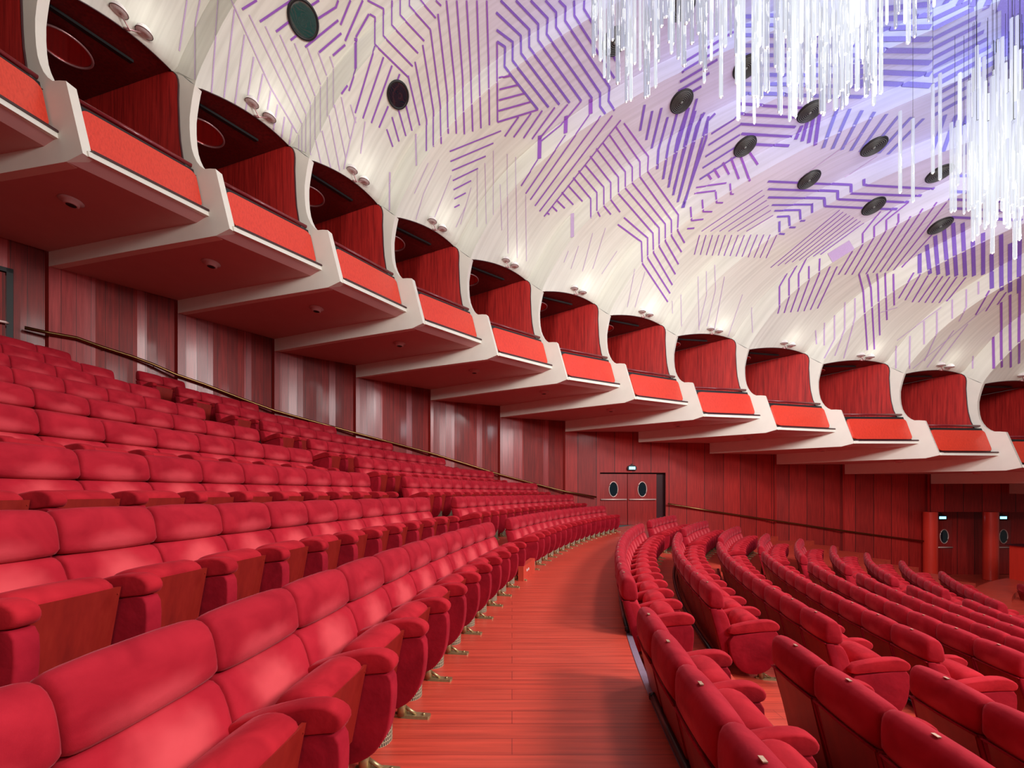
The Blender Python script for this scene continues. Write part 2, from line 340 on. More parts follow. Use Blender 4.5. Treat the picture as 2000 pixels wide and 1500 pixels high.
# share mesh data between prototypes
_cache={}
def part_obj(p,parent):
    if p not in _cache:
        o=SM[p].build(p.rstrip('2'),SMATS[p],parent); _cache[p]=o.data; return o
    o=bpy.data.objects.new(p.rstrip('2'),_cache[p]); COL.objects.link(o); o.parent=parent; return o
def seat(x,y,z,rz,label,group,first=False,plate=True):
    r=empty('auditorium_chair',(x,y,z),rz); made={}
    for p in BASE:
        if p=='number_plate' and not plate: continue
        host={'number_plate':'head_cushion','seat_panel':'seat_cushion','back_side_trim':'back_cushion'}.get(p)
        made[p]=part_obj(p,made[host] if host else r)
    if first:
        for p in('armrest2','side_panel2','foot2'): part_obj(p,r)
    tag(r,label,'chair',group)
    return r; return r
def block(R,z,t_near,t_far,rowname,blockname,group,plate,from_end='far',cull=None,n=None,tn_name='stairs',double_first=True,S=S):
    """seats between two angles, evenly spread; t_near is nearer the camera"""
    if n is None: n=max(1,round(abs(t_near-t_far)*R/S))
    if from_end=='far': st=lambda i:t_far+(i+.5)*S/R
    else: st=lambda i:t_near-(i+.5)*S/R
    fs=[]
    for i in range(n):
        t=st(i); x,y=polar(R,t)
        if y<.35 and cull: continue
        if cull and not cull(x,y): continue
        fs.append((i,t,x,y))
    for i,t,x,y in fs:
        nearest=(i==n-1) if from_end=='far' else (i==0)
        lab='red velvet chair, %s from the %s, %s row of %s'%(ORD[min(i+1,20)],tn_name,rowname,blockname)
        seat(x,y,z,t,lab,group,first=nearest and double_first,plate=plate).scale=(1,S/.5546,1)
RISE=.463
ROWN=['front']+[ORD[i] for i in range(2,12)]
Lth=[-.2708,-.270,-.2605,-.2548,-.2545,-.2495,-.2487,-.2460,-.2440]
LdR=[-.0387,.0597,-.019,-.0536,.0144,.0083,.0067,0,0]
LR=[29.732+k*1.2056+LdR[k] for k in range(9)]
Lz=[0]+[RISE*k-.012 for k in range(1,9)]
def infront(x,y): return y>.5 and x>-1.42*y-.9 and x<1.42*y+.9
for k in range(9):
    block(LR[k],Lz[k],.35,Lth[k],ROWN[k],'upper near block','seats of the upper near block left of the aisle',False,'far',infront,n=26,tn_name='stairs',S=.5546+[.0126,-.0047,.0017,.0061,-.002,-.0013,-.0011,0,0][k])
L2s=[-.3069,-.3093,-.3013,-.2969,-.294,-.2875,-.283,-.2801,-.2769]
L2e=[-.6146,-.5975,-.5554,-.519,-.4781,-.4327,-.3892,-.3417,-.3069]
for k in range(9):
    block(LR[k],Lz[k],L2s[k],L2e[k],ROWN[k],'upper far block','seats of the upper far block below the boxes',False,'near',None,tn_name='stairs')
RR=[27.38,26.3,25.25,24.2,23.22,22.28,21.38,20.5,19.62]
RZ=[.64,.43,.22,.03,-.15,-.34,-.53,-.72,-.90]
RZ=[z-1.04 for z in RZ]
for k in range(3):
    block(RR[k],RZ[k],.12,-.1443-.003*k,ROWN[k],'lower near block','seats of the lower near block right of the aisle',True,'far',infront,n=8,tn_name='stairs')
Rme=[-.487,-.481,-.478,-.475,-.472,-.470,-.470,-.466,-.462]
for k in range(9):
    tn=[-.1848,-.2017,-.197,-.199,-.199,-.2,-.2,-.2,-.2][k]
    block(RR[k],RZ[k],tn,Rme[k],ROWN[k],'lower middle block','seats of the lower middle block',True,'far',infront,tn_name='far stairs')
Rfe=[-.671,-.69,-.713,-.71,-.7262,-.731,-.735,-.74,-.74]
for k in range(9):
    block(RR[k],RZ[k],Rme[k]-.043,Rfe[k],ROWN[k],'lower far block','seats of the lower far block by the side wall',True,'near',None,tn_name='stairs')

# ------------------------------------------------------------------ boxes, fins, wall and ceiling
P_=1.3
px={'A':(161,299),'B':(449,446),'C':(665,550),'D':(826,631),'E':(971,693),'F':(1108,741),'G':(1240,779),'H':(1374,813),'I':(1518,839),'J':(1668,866),'K':(1835,889),'L':(1996,913)}
FIN=[ # front corner X,Y; wall end X,Y; height of lip over the aisle
 (-9.95,2.30,-15.6,2.35,8.33),(-8.95,4.70,-14.6,5.75,7.98),(-7.62,6.99,-13.15,8.05,7.62),(-6.05,8.44,-11.59,9.85,7.25),(-4.29,9.84,-9.84,11.59,6.87),(-2.55,11.29,-8.17,13.54,6.45),
 (-.47,12.59,-5.97,15.06,5.99),(1.92,13.70,-3.48,16.83,5.53),(4.50,14.41,-.54,17.96,5.02),(7.34,15.09,2.56,18.91,4.51),(10.18,15.11,6.10,18.99,4.01),
 (13.29,15.30,9.72,19.36,3.50),(16.12,14.84,13.28,19.76,3.00),(18.73,14.46,16.71,19.77,2.51),(21.4,14.2,20.9,19.7,2.02),(24.1,14.0,24.75,19.6,1.53),(26.9,14.0,28.6,19.5,1.05)]
NF=len(FIN)
def fd(i):
    X,Y,WX,WY,h=FIN[i]; L=hypot(WX-X,WY-Y); return (WX-X)/L,(WY-Y)/L,L
SOFFS=.57
# towards the middle of the hall the ribs run to one point
CC=(24.0,.7)
def fpt(i,s,z):
    X,Y,WX,WY,h=FIN[i]; dx,dy,L=fd(i); return Vector((X+dx*s,Y+dy*s,h+z))
def M(i,v,s,z):
    """point of box i: v runs from its own fin to the next fin"""
    step=FIN[i][4]-FIN[i+1][4]
    a=fpt(i,s,z); b=fpt(i+1,s+SOFFS,z+step)
    return a.lerp(b,v)
FPROF=[(0,0),(.39,1.36),(.55,1.40),(.70,1.42),(.82,1.51),(.92,1.63),(1.0,1.78),(1.06,1.94),(1.10,2.15),(1.12,2.4),(1.12,2.65),(1.09,2.85),(1.05,3.05),(1.0,3.25),(.97,3.33),(1.10,3.42),(1.30,3.60),(1.45,3.74)]
CPROF=[(1.0,3.3),(.9,3.5),(.78,3.70),(.62,3.92),(.38,4.23),(.2,4.46),(0,4.67),(-.23,4.88),(-.46,5.06),(-.75,5.26),(-1.0,5.42),(-1.3,5.58),(-1.6,5.72),(-2.0,5.90),(-2.5,6.08),(-3.0,6.23),(-3.6,6.39),(-4.3,6.53),(-5,6.65),(-6,6.73),(-7,6.78),(-8,6.80),(-9.5,6.83),(-11,6.85),(-13,6.87),(-16,6.88)]
TH=.15
def edge_z(v): return 3.31+.10*v+.13*4*v*(1-v)
def edge_s(v): return 1.0-.09*4*v*(1-v)+.04*v
def box_place(i):
    """local +across direction at fin i"""
    a=fpt(i,0,0); b=M(i,1,0,0); d=(b-a).normalized(); return d
globes=[]
for i in range(1,NF-1):
    a0=fpt(i,0,0); root=empty('theatre_box',a0)
    inv=-Vector(a0)
    def put(mb,name,mat):
        mb.v=[(v[0]-a0.x,v[1]-a0.y,v[2]-a0.z) for v in mb.v]; return mb.build(name,mat,root)
    dx,dy,L=fd(i); ac=box_place(i); acn=Vector((-dy,dx,0)); 
    if acn.dot(ac)<0: acn=-acn
    # side fin: a solid cream slab with the curved outline
    poly=[(s,z) for s,z in FPROF]+[(L,3.74),(L,0),(3.0,-.035),(1.1,-.075),(.38,-.09)]
    mb=MB(); mb.prism(poly,lambda s,z:fpt(i,s,z),lambda s,z:fpt(i,s,z)+acn*TH); fin=put(mb,'side_fin',CREAM)
    v0=.07; v1=1.0
    # front lip
    mb=MB(); sec=[(.0,-.004),(.02,.10),(.10,.10),(.09,-.004)]
    mb.prism(sec,lambda s,z:M(i,v0-.03,s,z),lambda s,z:M(i,v1,s,z)); put(mb,'front_lip',CREAM)
    mb=MB(); sec=[(-.02,.10),(-.0,.145),(.3,.145),(.3,.10)]
    mb.prism(sec,lambda s,z:M(i,v0,s,z),lambda s,z:M(i,v1+.0,s,z)); put(mb,'metal_strip',DKRED)
    # parapet: dark board with a red veneer panel on it
    mb=MB(); sec=[(.19,.145),(.44,1.10),(.50,1.10),(.26,.145)]
    mb.prism(sec,lambda s,z:M(i,v0,s,z),lambda s,z:M(i,v1,s,z)); put(mb,'parapet_board',DARK)
    def para(a,b,off): return M(i,a,.17+.215*b-off,.185+.82*b)
    r=.055; pts=[]
    va,vb=v0+.012,v1-.012; wv=(para(1,0,0)-para(0,0,0)).length; rv=.12/wv; rb=.12/.8
    for (cx_,cy_,a0_) in((vb-rv,1-rb,0),(va+rv,1-rb,90),(va+rv,rb,180),(vb-rv,rb,270)):
        for k in range(6): t=radians(a0_+k*18); pts.append((cx_+rv*cos(t),cy_+rb*sin(t)))
    mb=MB(); mb.prism(pts,lambda a,b:para(a,b,.035),lambda a,b:para(a,b,-.03)); put(mb,'parapet_panel',PARA)
    mb=MB(); mb.tube([M(i,v0+.0,.50,1.20),M(i,v1-.0,.50,1.20)],.042,12); put(mb,'hand_rail',RAILR)
    # underside
    mb=MB(); cols=[]
    rows=[(0.08,0.),(.38,-.088),(1.1,-.073),(3.0,-.033),(L,.0)]
    nv=5
    for (s,z) in rows:
        cols.append([])
        for j in range(nv+1):
            v=j/nv; a=fpt(i,s*1.0,z); step=FIN[i][4]-FIN[i+1][4]; L2=fd(i+1)[2]
            s2=SOFFS+(s/L)*(L2-SOFFS); b=fpt(i+1,s2,z+step); cols[-1].append(a.lerp(b,v))
    vs=[p for r_ in cols for p in r_]; fs=[]
    for a in range(len(rows)-1):
        for j in range(nv): k=a*(nv+1)+j; fs.append((k,k+1,k+nv+2,k+nv+1))
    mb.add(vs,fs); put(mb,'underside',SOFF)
    # lining: partition wall at the far side, rear wall, floor, ceiling
    step=FIN[i][4]-FIN[i+1][4]
    lp=[(.58,.96),(.73,1.42),(.80,1.8),(.83,2.13),(.86,2.74),(.85,3.05),(.865,3.18),(.91,3.29),(1.0,3.38),(1.13,3.43),(4.6,3.43),(4.6,.96)]
    ac2=-acn
    mb=MB(); mb.prism(lp,lambda s,z:fpt(i+1,s+SOFFS,z+step)+ac2*.012,lambda s,z:fpt(i+1,s+SOFFS,z+step)+ac2*.03); put(mb,'side_partition',LINING)
    mb=MB(); ed=[fpt(i+1,s+SOFFS,z+step)+ac2*.02 for s,z in lp[:10]]; mb.tube(ed,.016,6); put(mb,'edge_trim',DKRED)
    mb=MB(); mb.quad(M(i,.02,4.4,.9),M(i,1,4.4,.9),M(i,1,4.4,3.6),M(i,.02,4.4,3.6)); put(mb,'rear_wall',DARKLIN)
    mb=MB()
    nvv=10; ve=[];
    for j in range(nvv+1):
        v=.05+.945*j/nvv; ve+= [M(i,v,edge_s(v)+.01,edge_z(v)+.01),M(i,v,2.0,3.44),M(i,v,4.6,3.44)]
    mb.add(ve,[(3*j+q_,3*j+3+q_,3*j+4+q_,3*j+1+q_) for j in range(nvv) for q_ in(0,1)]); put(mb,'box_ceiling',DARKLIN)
    mb=MB(); mb.tube([M(i,.06+.92*j/12,edge_s(.06+.92*j/12),edge_z(.06+.92*j/12)-.01) for j in range(13)],.013,6); put(mb,'opening_trim',DKRED)
    mb=MB(); mb.quad(M(i,.03,.35,.95),M(i,1,.35,.95),M(i,1,4.6,.95),M(i,.03,4.6,.95)); put(mb,'box_floor',DKRED)
    mb=MB(); c=lambda v,s,z:M(i,v,s,z)
    mb.prism([(1.52,3.345),(1.52,3.40),(1.62,3.40),(1.62,3.345)],lambda s,z:c(.08,s,z),lambda s,z:c(.80,s,z+.04)); put(mb,'ceiling_slot',DARK)
    if 1:
        cc=M(i,.5,2.40,3.40); mb=MB(); Mx=Matrix.Translation(cc); mb.lathe([(0,-.02),(.40,-.02)],Mx,32); 
        d=put(mb,'mirror_disc',MIRR)
        mb=MB(); mb.tube([cc+Vector((.42*cos(2*pi*k/32),.42*sin(2*pi*k/32),-.03)) for k in range(32)],.022,8,closed=True); r2_=put(mb,'mirror_rim',PINKM); r2_.parent=d
    nm=['just outside the frame','at the upper left edge, cut by the frame','second'][0]
    if i==1: lab='cream theatre box cut off by the upper left edge of the picture'
    elif i<NF-1:
        k=i-1; lab='cream curved theatre box with red parapet panel, %s box from the left'%ORD[k+1]
        if i==NF-2: lab='cream curved theatre box with red parapet beyond the right edge'
    tag(root,lab,'theatre box','row of theatre boxes along the wall')
    # pair of globe spotlights on the ceiling edge above the box
    g=empty('globe_lamp',M(i,.56,.93,3.50)); g0=Vector(g.location)
    up=(M(i,.56,.80,3.70)-M(i,.56,.93,3.50)).normalized(); out=-(Vector((dx,dy,0))*.9+Vector((0,0,.35))).normalized()
    base=g0+out*.06
    def gp(mb,name,mat):
        mb.v=[(v[0]-g0.x,v[1]-g0.y,v[2]-g0.z) for v in mb.v]; return mb.build(name,mat,g)
    mb=MB(); lft=base+out*.14-ac*.19+Vector((0,0,.19)); rgt=base+out*.14+ac*.19+Vector((0,0,.13))
    mb.tube([g0,base+out*.06],.028,8); mb.tube([lft,base+out*.08,rgt],.014,8); gp(mb,'bracket',PINKM)
    for c0 in(lft,rgt):
        mb=MB(); Rr=.14
        Mx=Matrix.Translation(c0)@Matrix.Rotation(radians(6),4,Vector((dy,-dx,0)))
        prof=[(Rr*cos(radians(a)),Rr*sin(radians(a))*1.05) for a in range(0,91,10)]
        mb.lathe(prof,Mx,20); o=gp(mb,'glass_globe',GLOBE)
        mb=MB(); mb.lathe([(0,-.02),(.06,-.035),(.10,-.02),(Rr,0)],Mx,20); gp(mb,'reflector',DIMG).parent=o
        mb=MB(); mb.tube([Mx@Vector((Rr*cos(2*pi*k/20),Rr*sin(2*pi*k/20),0)) for k in range(20)],.006,6,closed=True); gp(mb,'rim',DKRED).parent=o
    globes.append(g0+out*.75+Vector((0,0,.45)))
    tag(g,'pair of frosted globe spotlights above the %s theatre box from the left'%ORD[i],'lamp','globe spotlights above the boxes')
    # downlight under the box
    pc=M(i,.5,1.55,0); pc2=fpt(i,2.05,0).lerp(M(i,1,1.6,0),.42)
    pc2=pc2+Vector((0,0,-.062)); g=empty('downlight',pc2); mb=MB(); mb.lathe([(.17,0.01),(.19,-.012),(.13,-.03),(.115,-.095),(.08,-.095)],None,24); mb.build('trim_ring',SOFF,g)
    mb=MB(); mb.lathe([(0,-.075),(.082,-.092)],None,20); mb.build('lens',DARK,g)
    tag(g,'round recessed downlight under the %s theatre box from the left'%ORD[i],'lamp','downlights under the boxes')

# ---- ceiling shell: bays between ribs, with stepped side faces
ceil=MB(); NVc=8
def rib_dir(i):
    X,Y=FIN[i][:2]; 
    return
for i in range(0,NF-1):
    vs=[];uv=[];fs=[]
    for a,(s,z) in enumerate(CPROF):
        for j in range(NVc+1):
            v=j/NVc
            zz=z
            if a==0: zz=edge_z(v); s=edge_s(v)
            elif a==1: zz=max(z,edge_z(v)+.03)
            p=M(i,v,s,zz); vs.append(p); uv.append((-s+z,i*3.1+v*3.0))
    for a in range(len(CPROF)-1):
        for j in range(NVc): k=a*(NVc+1)+j; fs.append((k,k+1,k+NVc+2,k+NVc+1))
    ceil.add(vs,fs,0,True,uv)
    # side face on the next fin, from rib edge to the valley
    if i+1<NF:
        vs=[];uv=[];fs=[]
        step=FIN[i][4]-FIN[i+1][4]
        A=[(.97,3.33),(.95,3.40)]+[c for c in CPROF[1:]]
        B=[(1.45,3.74),(SOFFS+1.04,step+3.41)]+[(SOFFS+c[0],step+c[1]) for c in CPROF[1:]]
        for a in range(len(A)):
            vs+= [fpt(i+1,*A[a]),fpt(i+1,*B[a])]; uv+= [(A[a][1]-A[a][0],i*5+50),(B[a][1]-B[a][0]+.1,i*5+50.6)]
        for a in range(len(A)-1): fs.append((2*a,2*a+1,2*a+3,2*a+2))
        ceil.add(vs,fs,1,False,uv)
        # piece between the box opening corner and the seam
bvh=BVHTree.FromPolygons([Vector(v) for v in ceil.v],ceil.f)
EYE=Vector((0,0,H))
def hit(x,y):
    d=Vector(((x-1000)/FPX,1,-(y-YH)/FPX)).normalized()
    loc,nor,idx,dist=bvh.ray_cast(EYE,d)
    if loc is None: return None
    if nor.dot(d)>0: nor=-nor
    return loc,nor,dist,idx
# ---- painted stripes, laid on the ceiling surface as part of it
def stripe(pts,w,mat):
    """pts polyline in frame units, w width in frame units"""
    fine=[]
    for a,b in zip(pts[:-1],pts[1:]):
        L=hypot(b[0]-a[0],b[1]-a[1]); n=max(2,int(L/3))
        for k in range(n): fine.append((a[0]+(b[0]-a[0])*k/n,a[1]+(b[1]-a[1])*k/n))
    fine.append(pts[-1])
    prev=None; run=[]
    def flush():
        if len(run)>1:
            vs=[];fs=[]
            for k,(p,nn,wd) in enumerate(run):
                q=run[min(k+1,len(run)-1)][0]-run[max(k-1,0)][0]
                side=q.cross(nn)
                if side.length<1e-6: side=Vector((1,0,0))
                side.normalize(); vs+= [p+nn*.012+side*wd/2,p+nn*.012-side*wd/2]
            for k in range(len(run)-1): fs.append((2*k,2*k+1,2*k+3,2*k+2))
            ceil.add(vs,fs,mat)
        run.clear()
    for (x,y) in fine:
        h=hit(x,y)
        if h is None: flush(); prev=None; continue
        loc,nor,dist,idx=h
        if prev and (loc-prev[0]).length>.9: flush()
        run.append((loc,nor,w*(loc-EYE).y/FPX)); prev=(loc,nor)
    flush()
def fam(ox,oy,sc,items,w,mat):
    for it in items: stripe([(ox+x/sc,oy+y/sc) for x,y in it],w,mat)
def ladder(ox,oy,sc,a,b,n,w,mat):
    for k in range(n):
        t=k/(n-1)
        stripe([(ox+(a[j][0]*(1-t)+b[j][0]*t)/sc,oy+(a[j][1]*(1-t)+b[j][1]*t)/sc) for j in range(len(a))],w,mat)
LIL,PUR,VIO,BLU=2,3,4,5
A_=(350,0,3.333)
fam(*A_,[[(255,0),(210,605)],[(360,60),(290,645)],[(425,225),(360,695)],[(485,370),(430,735)],[(545,480),(505,690)],[(595,590),(570,740)],[(640,680),(610,865)],[(685,760),(665,905)],[(735,820),(715,950)],[(50,0),(0,330)],[(135,0),(105,150),(105,520)],
 [(340,0),(595,570),(770,870)],[(455,95),(795,800)],[(560,170),(825,740)],[(655,225),(855,675)],[(750,280),(885,625)],[(835,310),(920,550)],[(905,340),(960,490)],[(980,365),(1005,440)]],2.2,LIL)
fam(*A_,[[(885,900),(925,1075)],[(930,850),(985,1090)],[(975,750),(1045,1110)],[(1010,680),(1085,1030),(1070,1100)],[(1055,630),(1110,900)],[(1115,680),(1150,800)],[(1210,790),(1180,1000)],[(1150,760),(1085,1030)]],1.8,LIL)
fam(*A_,[[(x,y0),(x,y1)] for x,y0,y1 in((780,880,980),(800,800,1000),(825,745,990),(855,680,1010),(885,630,900),(920,560,860),(965,500,760),(1005,445,700))],1.5,LIL)
fam(*A_,[[(1540,870),(1545,1080)],[(1370,1120),(1370,1370)]],3.0,LIL)
fam(*A_,[[(410,60),(505,0)],[(525,140),(730,0)],[(630,205),(740,120)],[(820,60),(910,0)],[(725,260),(790,210)],[(870,140),(1020,45),(1035,0)],[(820,305),(1035,130)],[(910,340),(1055,215)],[(1000,360),(1080,290)],[(1050,160),(1115,0)],[(1080,265),(1195,0)],[(1150,240),(1235,90)],[(1055,610),(1095,555)]],3.2,PUR)
fam(*A_,[[(1150,245),(1150,450)]],5.5,PUR)
fam(*A_,[[(1150,450),(1105,590)],[(1240,90),(1275,110),(1275,290),(1490,500)],[(1225,0),(1330,55),(1330,235),(1520,430)],[(1385,0),(1385,165),(1555,345)],[(1440,0),(1440,100),(1595,265)],[(1500,0),(1500,40),(1635,190)],[(1570,0),(1670,115)],[(1670,0),(1705,35)],
 [(1275,300),(1145,735)],[(1330,370),(1195,770)],[(1385,425),(1250,800)],[(1435,480),(1410,550)],[(1360,690),(1300,830)],
 [(1635,190),(1700,690),(1705,935)],[(1585,290),(1655,720),(1655,955)],[(1535,400),(1610,780),(1610,985)],[(1490,490),(1565,815)],[(1475,680),(1515,850)],[(1420,690),(1475,885)],[(1385,760),(1430,920)],[(1350,840),(1390,955)]],2.8,PUR)
B5=(850,0,5.714)
fam(*B5,[[(30,150),(135,1060),(145,1490)],[(125,0),(215,900),(235,1490)],[(240,0),(305,850),(325,1497)],[(350,0),(397,800),(418,1465)],[(465,0),(490,740),(510,1430)],[(575,0),(595,650),(605,1395)],[(690,460),(695,1360)],
 [(710,870),(840,840)],[(715,995),(920,945)],[(710,1115),(990,1040)],[(705,1235),(1060,1135)],[(695,1360),(1150,1220)],
 [(930,1300),(775,1520)],[(1070,1260),(875,1530)],[(1195,1230),(985,1540)],[(1335,1195),(1080,1550)],[(1480,1160),(1150,1560)],[(1630,1125),(1400,1400),(1180,1580)]],3.0,PUR)
fam(*B5,[[(690,460),(780,520),(775,745),(1145,1220)],[(685,330),(865,465),(865,680),(1265,1195)],[(680,135),(955,395),(960,600),(1385,1165)],[(730,0),(1050,325),(1050,530),(1500,1145)],[(900,0),(1150,265),(1150,455),(1630,1125)],[(1065,0),(1255,200),(1245,385),(1750,1095)],[(1230,0),(1350,135),(1350,310),(1840,1035),(1840,1190),(1900,1275)],[(1380,0),(1455,75),(1450,235),(1945,970),(1935,1130),(2000,1230)],[(1550,0),(1555,180),(2000,870)],[(1665,0),(1660,105),(2060,740)]],4.0,VIO)
fam(*B5,[[(1735,1100),(1735,1275)],[(1462,1290),(1455,1490)]],7.5,PUR)
Z2=(800,150,3.333)
fam(*Z2,[[(260,485),(595,350)],[(265,550),(545,430)],[(275,610),(495,515)],[(280,675),(445,595)],[(285,735),(400,675)],[(290,795),(365,755)],[(290,850),(325,832)]],2.2,PUR)
fam(*Z2,[[(848,380),(845,535)]],8,PUR)
fam(*Z2,[[(1060,890),(1060,1045)]],7,LIL)
fam(*Z2,[[(270,640),(160,920)],[(190,540),(90,760),(40,930)],[(120,560),(30,760)],[(400,720),(330,960)],[(360,850),(300,980)],[(440,600),(440,980)],[(490,560),(500,960)],[(545,480),(545,900)],[(635,500),(640,1150)],[(690,520),(700,1180)],[(755,770),(760,1200)],[(590,700),(600,1000)]],1.1,LIL)
fam(1100,350,4,[[(40,560),(5,650)],[(120,520),(60,700)],[(230,420),(150,720)],[(330,380),(230,700)],[(420,560),(300,740)],[(560,700),(500,1000)],[(640,720),(560,1000)],[(850,950),(855,1050)],[(920,900),(925,1150)],[(1055,760),(1060,1180)],[(1120,720),(1120,900),(1060,1150)],[(1185,670),(1190,860),(1120,1150)],[(1260,760),(1180,1180)],[(1400,900),(1280,1250)],[(1470,1000),(1480,1200)]],1.1,LIL)
fam(*Z2,[[(835,540),(725,710)],[(1015,380),(755,760)],[(1170,250),(785,800)],[(1245,255),(815,840)],[(1320,250),(845,875)],[(1375,280),(875,908)],
 [(1395,300),(1555,520),(1550,615),(1750,900),(1745,1000),(1790,1080)],[(1340,320),(1500,555),(1500,650),(1705,935),(1705,1035),(1770,1140)],[(1300,375),(1450,590),(1450,690),(1665,960),(1665,1070),(1750,1220)],[(1255,425),(1405,620),(1405,725),(1625,985),(1625,1105),(1730,1285)],[(1215,465),(1360,655),(1360,760),(1585,1020),(1588,1145),(1710,1355)],[(1175,515),(1310,690),(1310,800),(1370,880)],[(1140,570),(1265,720),(1265,840),(1310,895)],[(1100,610),(1220,755),(1220,870),(1240,910)],[(1065,655),(1180,795),(1180,920)],[(1030,705),(1125,810)],[(990,750),(1065,832)],[(955,800),(1010,855)],[(925,840),(960,875)],[(895,885),(910,895)],
 [(1395,915),(1550,1050),(1550,1180),(1695,1410)],[(1355,960),(1510,1075),(1515,1215),(1680,1465)]],2.6,PUR)
fam(*Z2,[[(1530,180),(1500,350)],[(1580,220),(1540,410)],[(1640,200),(1575,465)],[(1680,260),(1620,480),(1612,600)],[(1740,240),(1685,450),(1650,665)],[(1810,200),(1745,405),(1685,720)],[(1870,140),(1810,360),(1715,770)],[(1920,230),(1870,320),(1745,815)],[(1990,240),(1940,290),(1930,400),(1775,855)]],4.6,VIO)
Z3=(1300,0,2.857)
ladder(*Z3,[(255,745),(420,640)],[(190,1000),(410,860)],5,4,VIO)
fam(*Z3,[[(235,970),(255,1000)],[(270,940),(300,990)],[(320,905),(355,975)],[(365,880),(410,1000)],[(415,860),(470,1010)],[(470,850),(515,920)]],3.6,PUR)
ladder(*Z3,[(430,800),(690,815)],[(400,580),(760,600)],5,5,VIO)
ladder(*Z3,[(420,520),(1100,540)],[(430,90),(1100,80)],9,6.5,BLU)
ladder(*Z3,[(1600,980),(2000,990)],[(1590,1070),(2000,1080)],2,5,BLU)
ladder(*Z3,[(740,1000),(1100,740)],[(1000,990),(1180,870)],2,1.5,LIL)
ladder(*Z3,[(1000,450),(1480,480)],[(1180,50),(1480,20)],8,9,BLU)
ladder(*Z3,[(1490,110),(1700,10)],[(1500,640),(1890,420)],11,9,BLU)
ladder(*Z3,[(1560,20),(1600,-40)],[(1860,60),(1900,-40)],5,9,BLU)
ladder(*Z3,[(725,780),(760,700)],[(835,810),(870,560)],4,6,VIO)
ladder(*Z3,[(880,825),(960,600)],[(1240,860),(1440,660)],8,6,BLU)
ladder(*Z3,[(20,1000),(130,600)],[(100,1160),(240,650)],4,4.5,VIO)
ladder(*Z3,[(100,350),(380,180)],[(60,560),(200,480)],5,5,VIO)
ladder(*Z3,[(1490,840),(1560,640)],[(1900,900),(1990,640)],8,6,BLU)
ladder(*Z3,[(1580,1110),(1990,1130)],[(1590,1210),(1990,1230)],3,5,VIO)
ladder(*Z3,[(200,1290),(540,1060)],[(450,1290),(600,1200)],6,1.8,PUR)
ladder(*Z3,[(190,1310),(160,1420)],[(620,1310),(560,1440)],13,1.8,PUR)
fam(*Z3,[[(140,1155),(145,1230),(210,1222)],[(205,1115),(210,1180),(260,1180)],[(280,1070),(285,1130),(320,1130)],[(360,1025),(365,1082),(380,1082)],[(170,1045),(340,1022)],[(160,1080),(280,1065)],[(120,1275),(160,1272)]],3,PUR)
Z4=(1500,350,4)
fam(*Z4,[[(1185,580),(1185,735)],[(1240,510),(1265,740)],[(1305,440),(1330,745)],[(1375,390),(1405,750)],[(1445,340),(1470,755)],[(1520,340),(1540,755)],[(1600,480),(1608,755)],[(1680,420),(1680,745)],[(1745,580),(1750,855)],[(1820,430),(1825,870)],[(1890,500),(1890,880)],[(1965,450),(1960,885)]],5.5,VIO)
fam(*Z4,[[(1140,730),(1020,930)],[(1190,740),(1070,945)],[(1250,750),(1125,960)],[(1320,755),(1175,960)],[(1365,755),(1225,965)],[(1420,760),(1280,965)],[(1475,760),(1335,965)],[(1545,765),(1395,955)],[(1805,870),(1700,1030)],[(1860,880),(1790,980)],[(1730,870),(1620,1060)],
 [(710,740),(745,880),(775,1335)],[(775,740),(805,850),(830,1330)],[(850,735),(860,810),(872,1220)],[(915,730),(928,1100)],[(980,740),(985,985)],
 [(550,745),(660,560)],[(600,745),(740,510),(740,425),(880,250)],[(655,745),(830,450),(830,370),(970,240)],[(710,740),(925,395),(925,320),(1100,180)],[(765,740),(1020,335),(1020,270)],[(820,730),(1115,290)],[(875,725),(1210,230)],[(930,715),(1320,180)],[(980,710),(1395,180)],[(1045,690),(1400,300)],
 [(75,1050),(90,1000),(90,840),(150,735)],[(125,1045),(165,920),(165,780),(225,675)],[(175,1040),(240,860),(240,740),(300,620)],[(230,1035),(320,790),(320,680)],[(280,1030),(400,740),(405,620)],[(330,1020),(485,680)],[(385,1010),(540,680)]],2.6,PUR)
fam(*Z4,[[(600,960),(600,1170),(520,1380)],[(680,930),(680,1080),(590,1400)],[(1320,1035),(1320,1200),(1220,1420)],[(1220,1110),(1220,1290)],[(1110,1225),(1105,1480)],[(1440,940),(1440,1090)],[(1550,860),(1550,1000),(1490,1110)],[(1645,800),(1645,900)],[(520,1060),(520,1250),(440,1400)],[(440,1120),(440,1300)],[(370,1180),(380,1290)],[(1000,1300),(1000,1480)],
 [(1600,1380),(1600,1480)],[(1240,1470),(1450,1180)],[(1340,1420),(1560,1130)]],2.2,LIL)
fam(*Z4,[[(1820,960),(1825,1470)],[(1890,900),(1895,1470)],[(1965,870),(1960,1440)],[(1760,1230),(1765,1480)]],3.6,PUR)
fam(*Z4,[[(90,330),(90,425),(130,428)],[(165,290),(170,375),(215,375)],[(250,240),(255,325),(290,322)],[(345,190),(345,265)],[(30,200),(345,200)],[(50,245),(250,242)],[(70,295),(165,290)]],3.6,VIO)
fam(*Z4,[[(0,75),(545,95),(545,155),(1100,180)],[(0,140),(440,150),(445,210),(1010,235)],[(0,15),(650,45),(650,110),(1200,130)],[(750,0),(750,45),(1300,75)]],4.4,VIO)
ladder(*Z4,[(20,690),(560,240)],[(410,590),(750,340)],8,1.8,PUR)
ladder(*Z4,[(880,1040),(1010,1000)],[(1130,1480),(1700,1000)],3,1.6,LIL)
fam(*Z4,[[(485,617),(655,512)]],22,LIL)
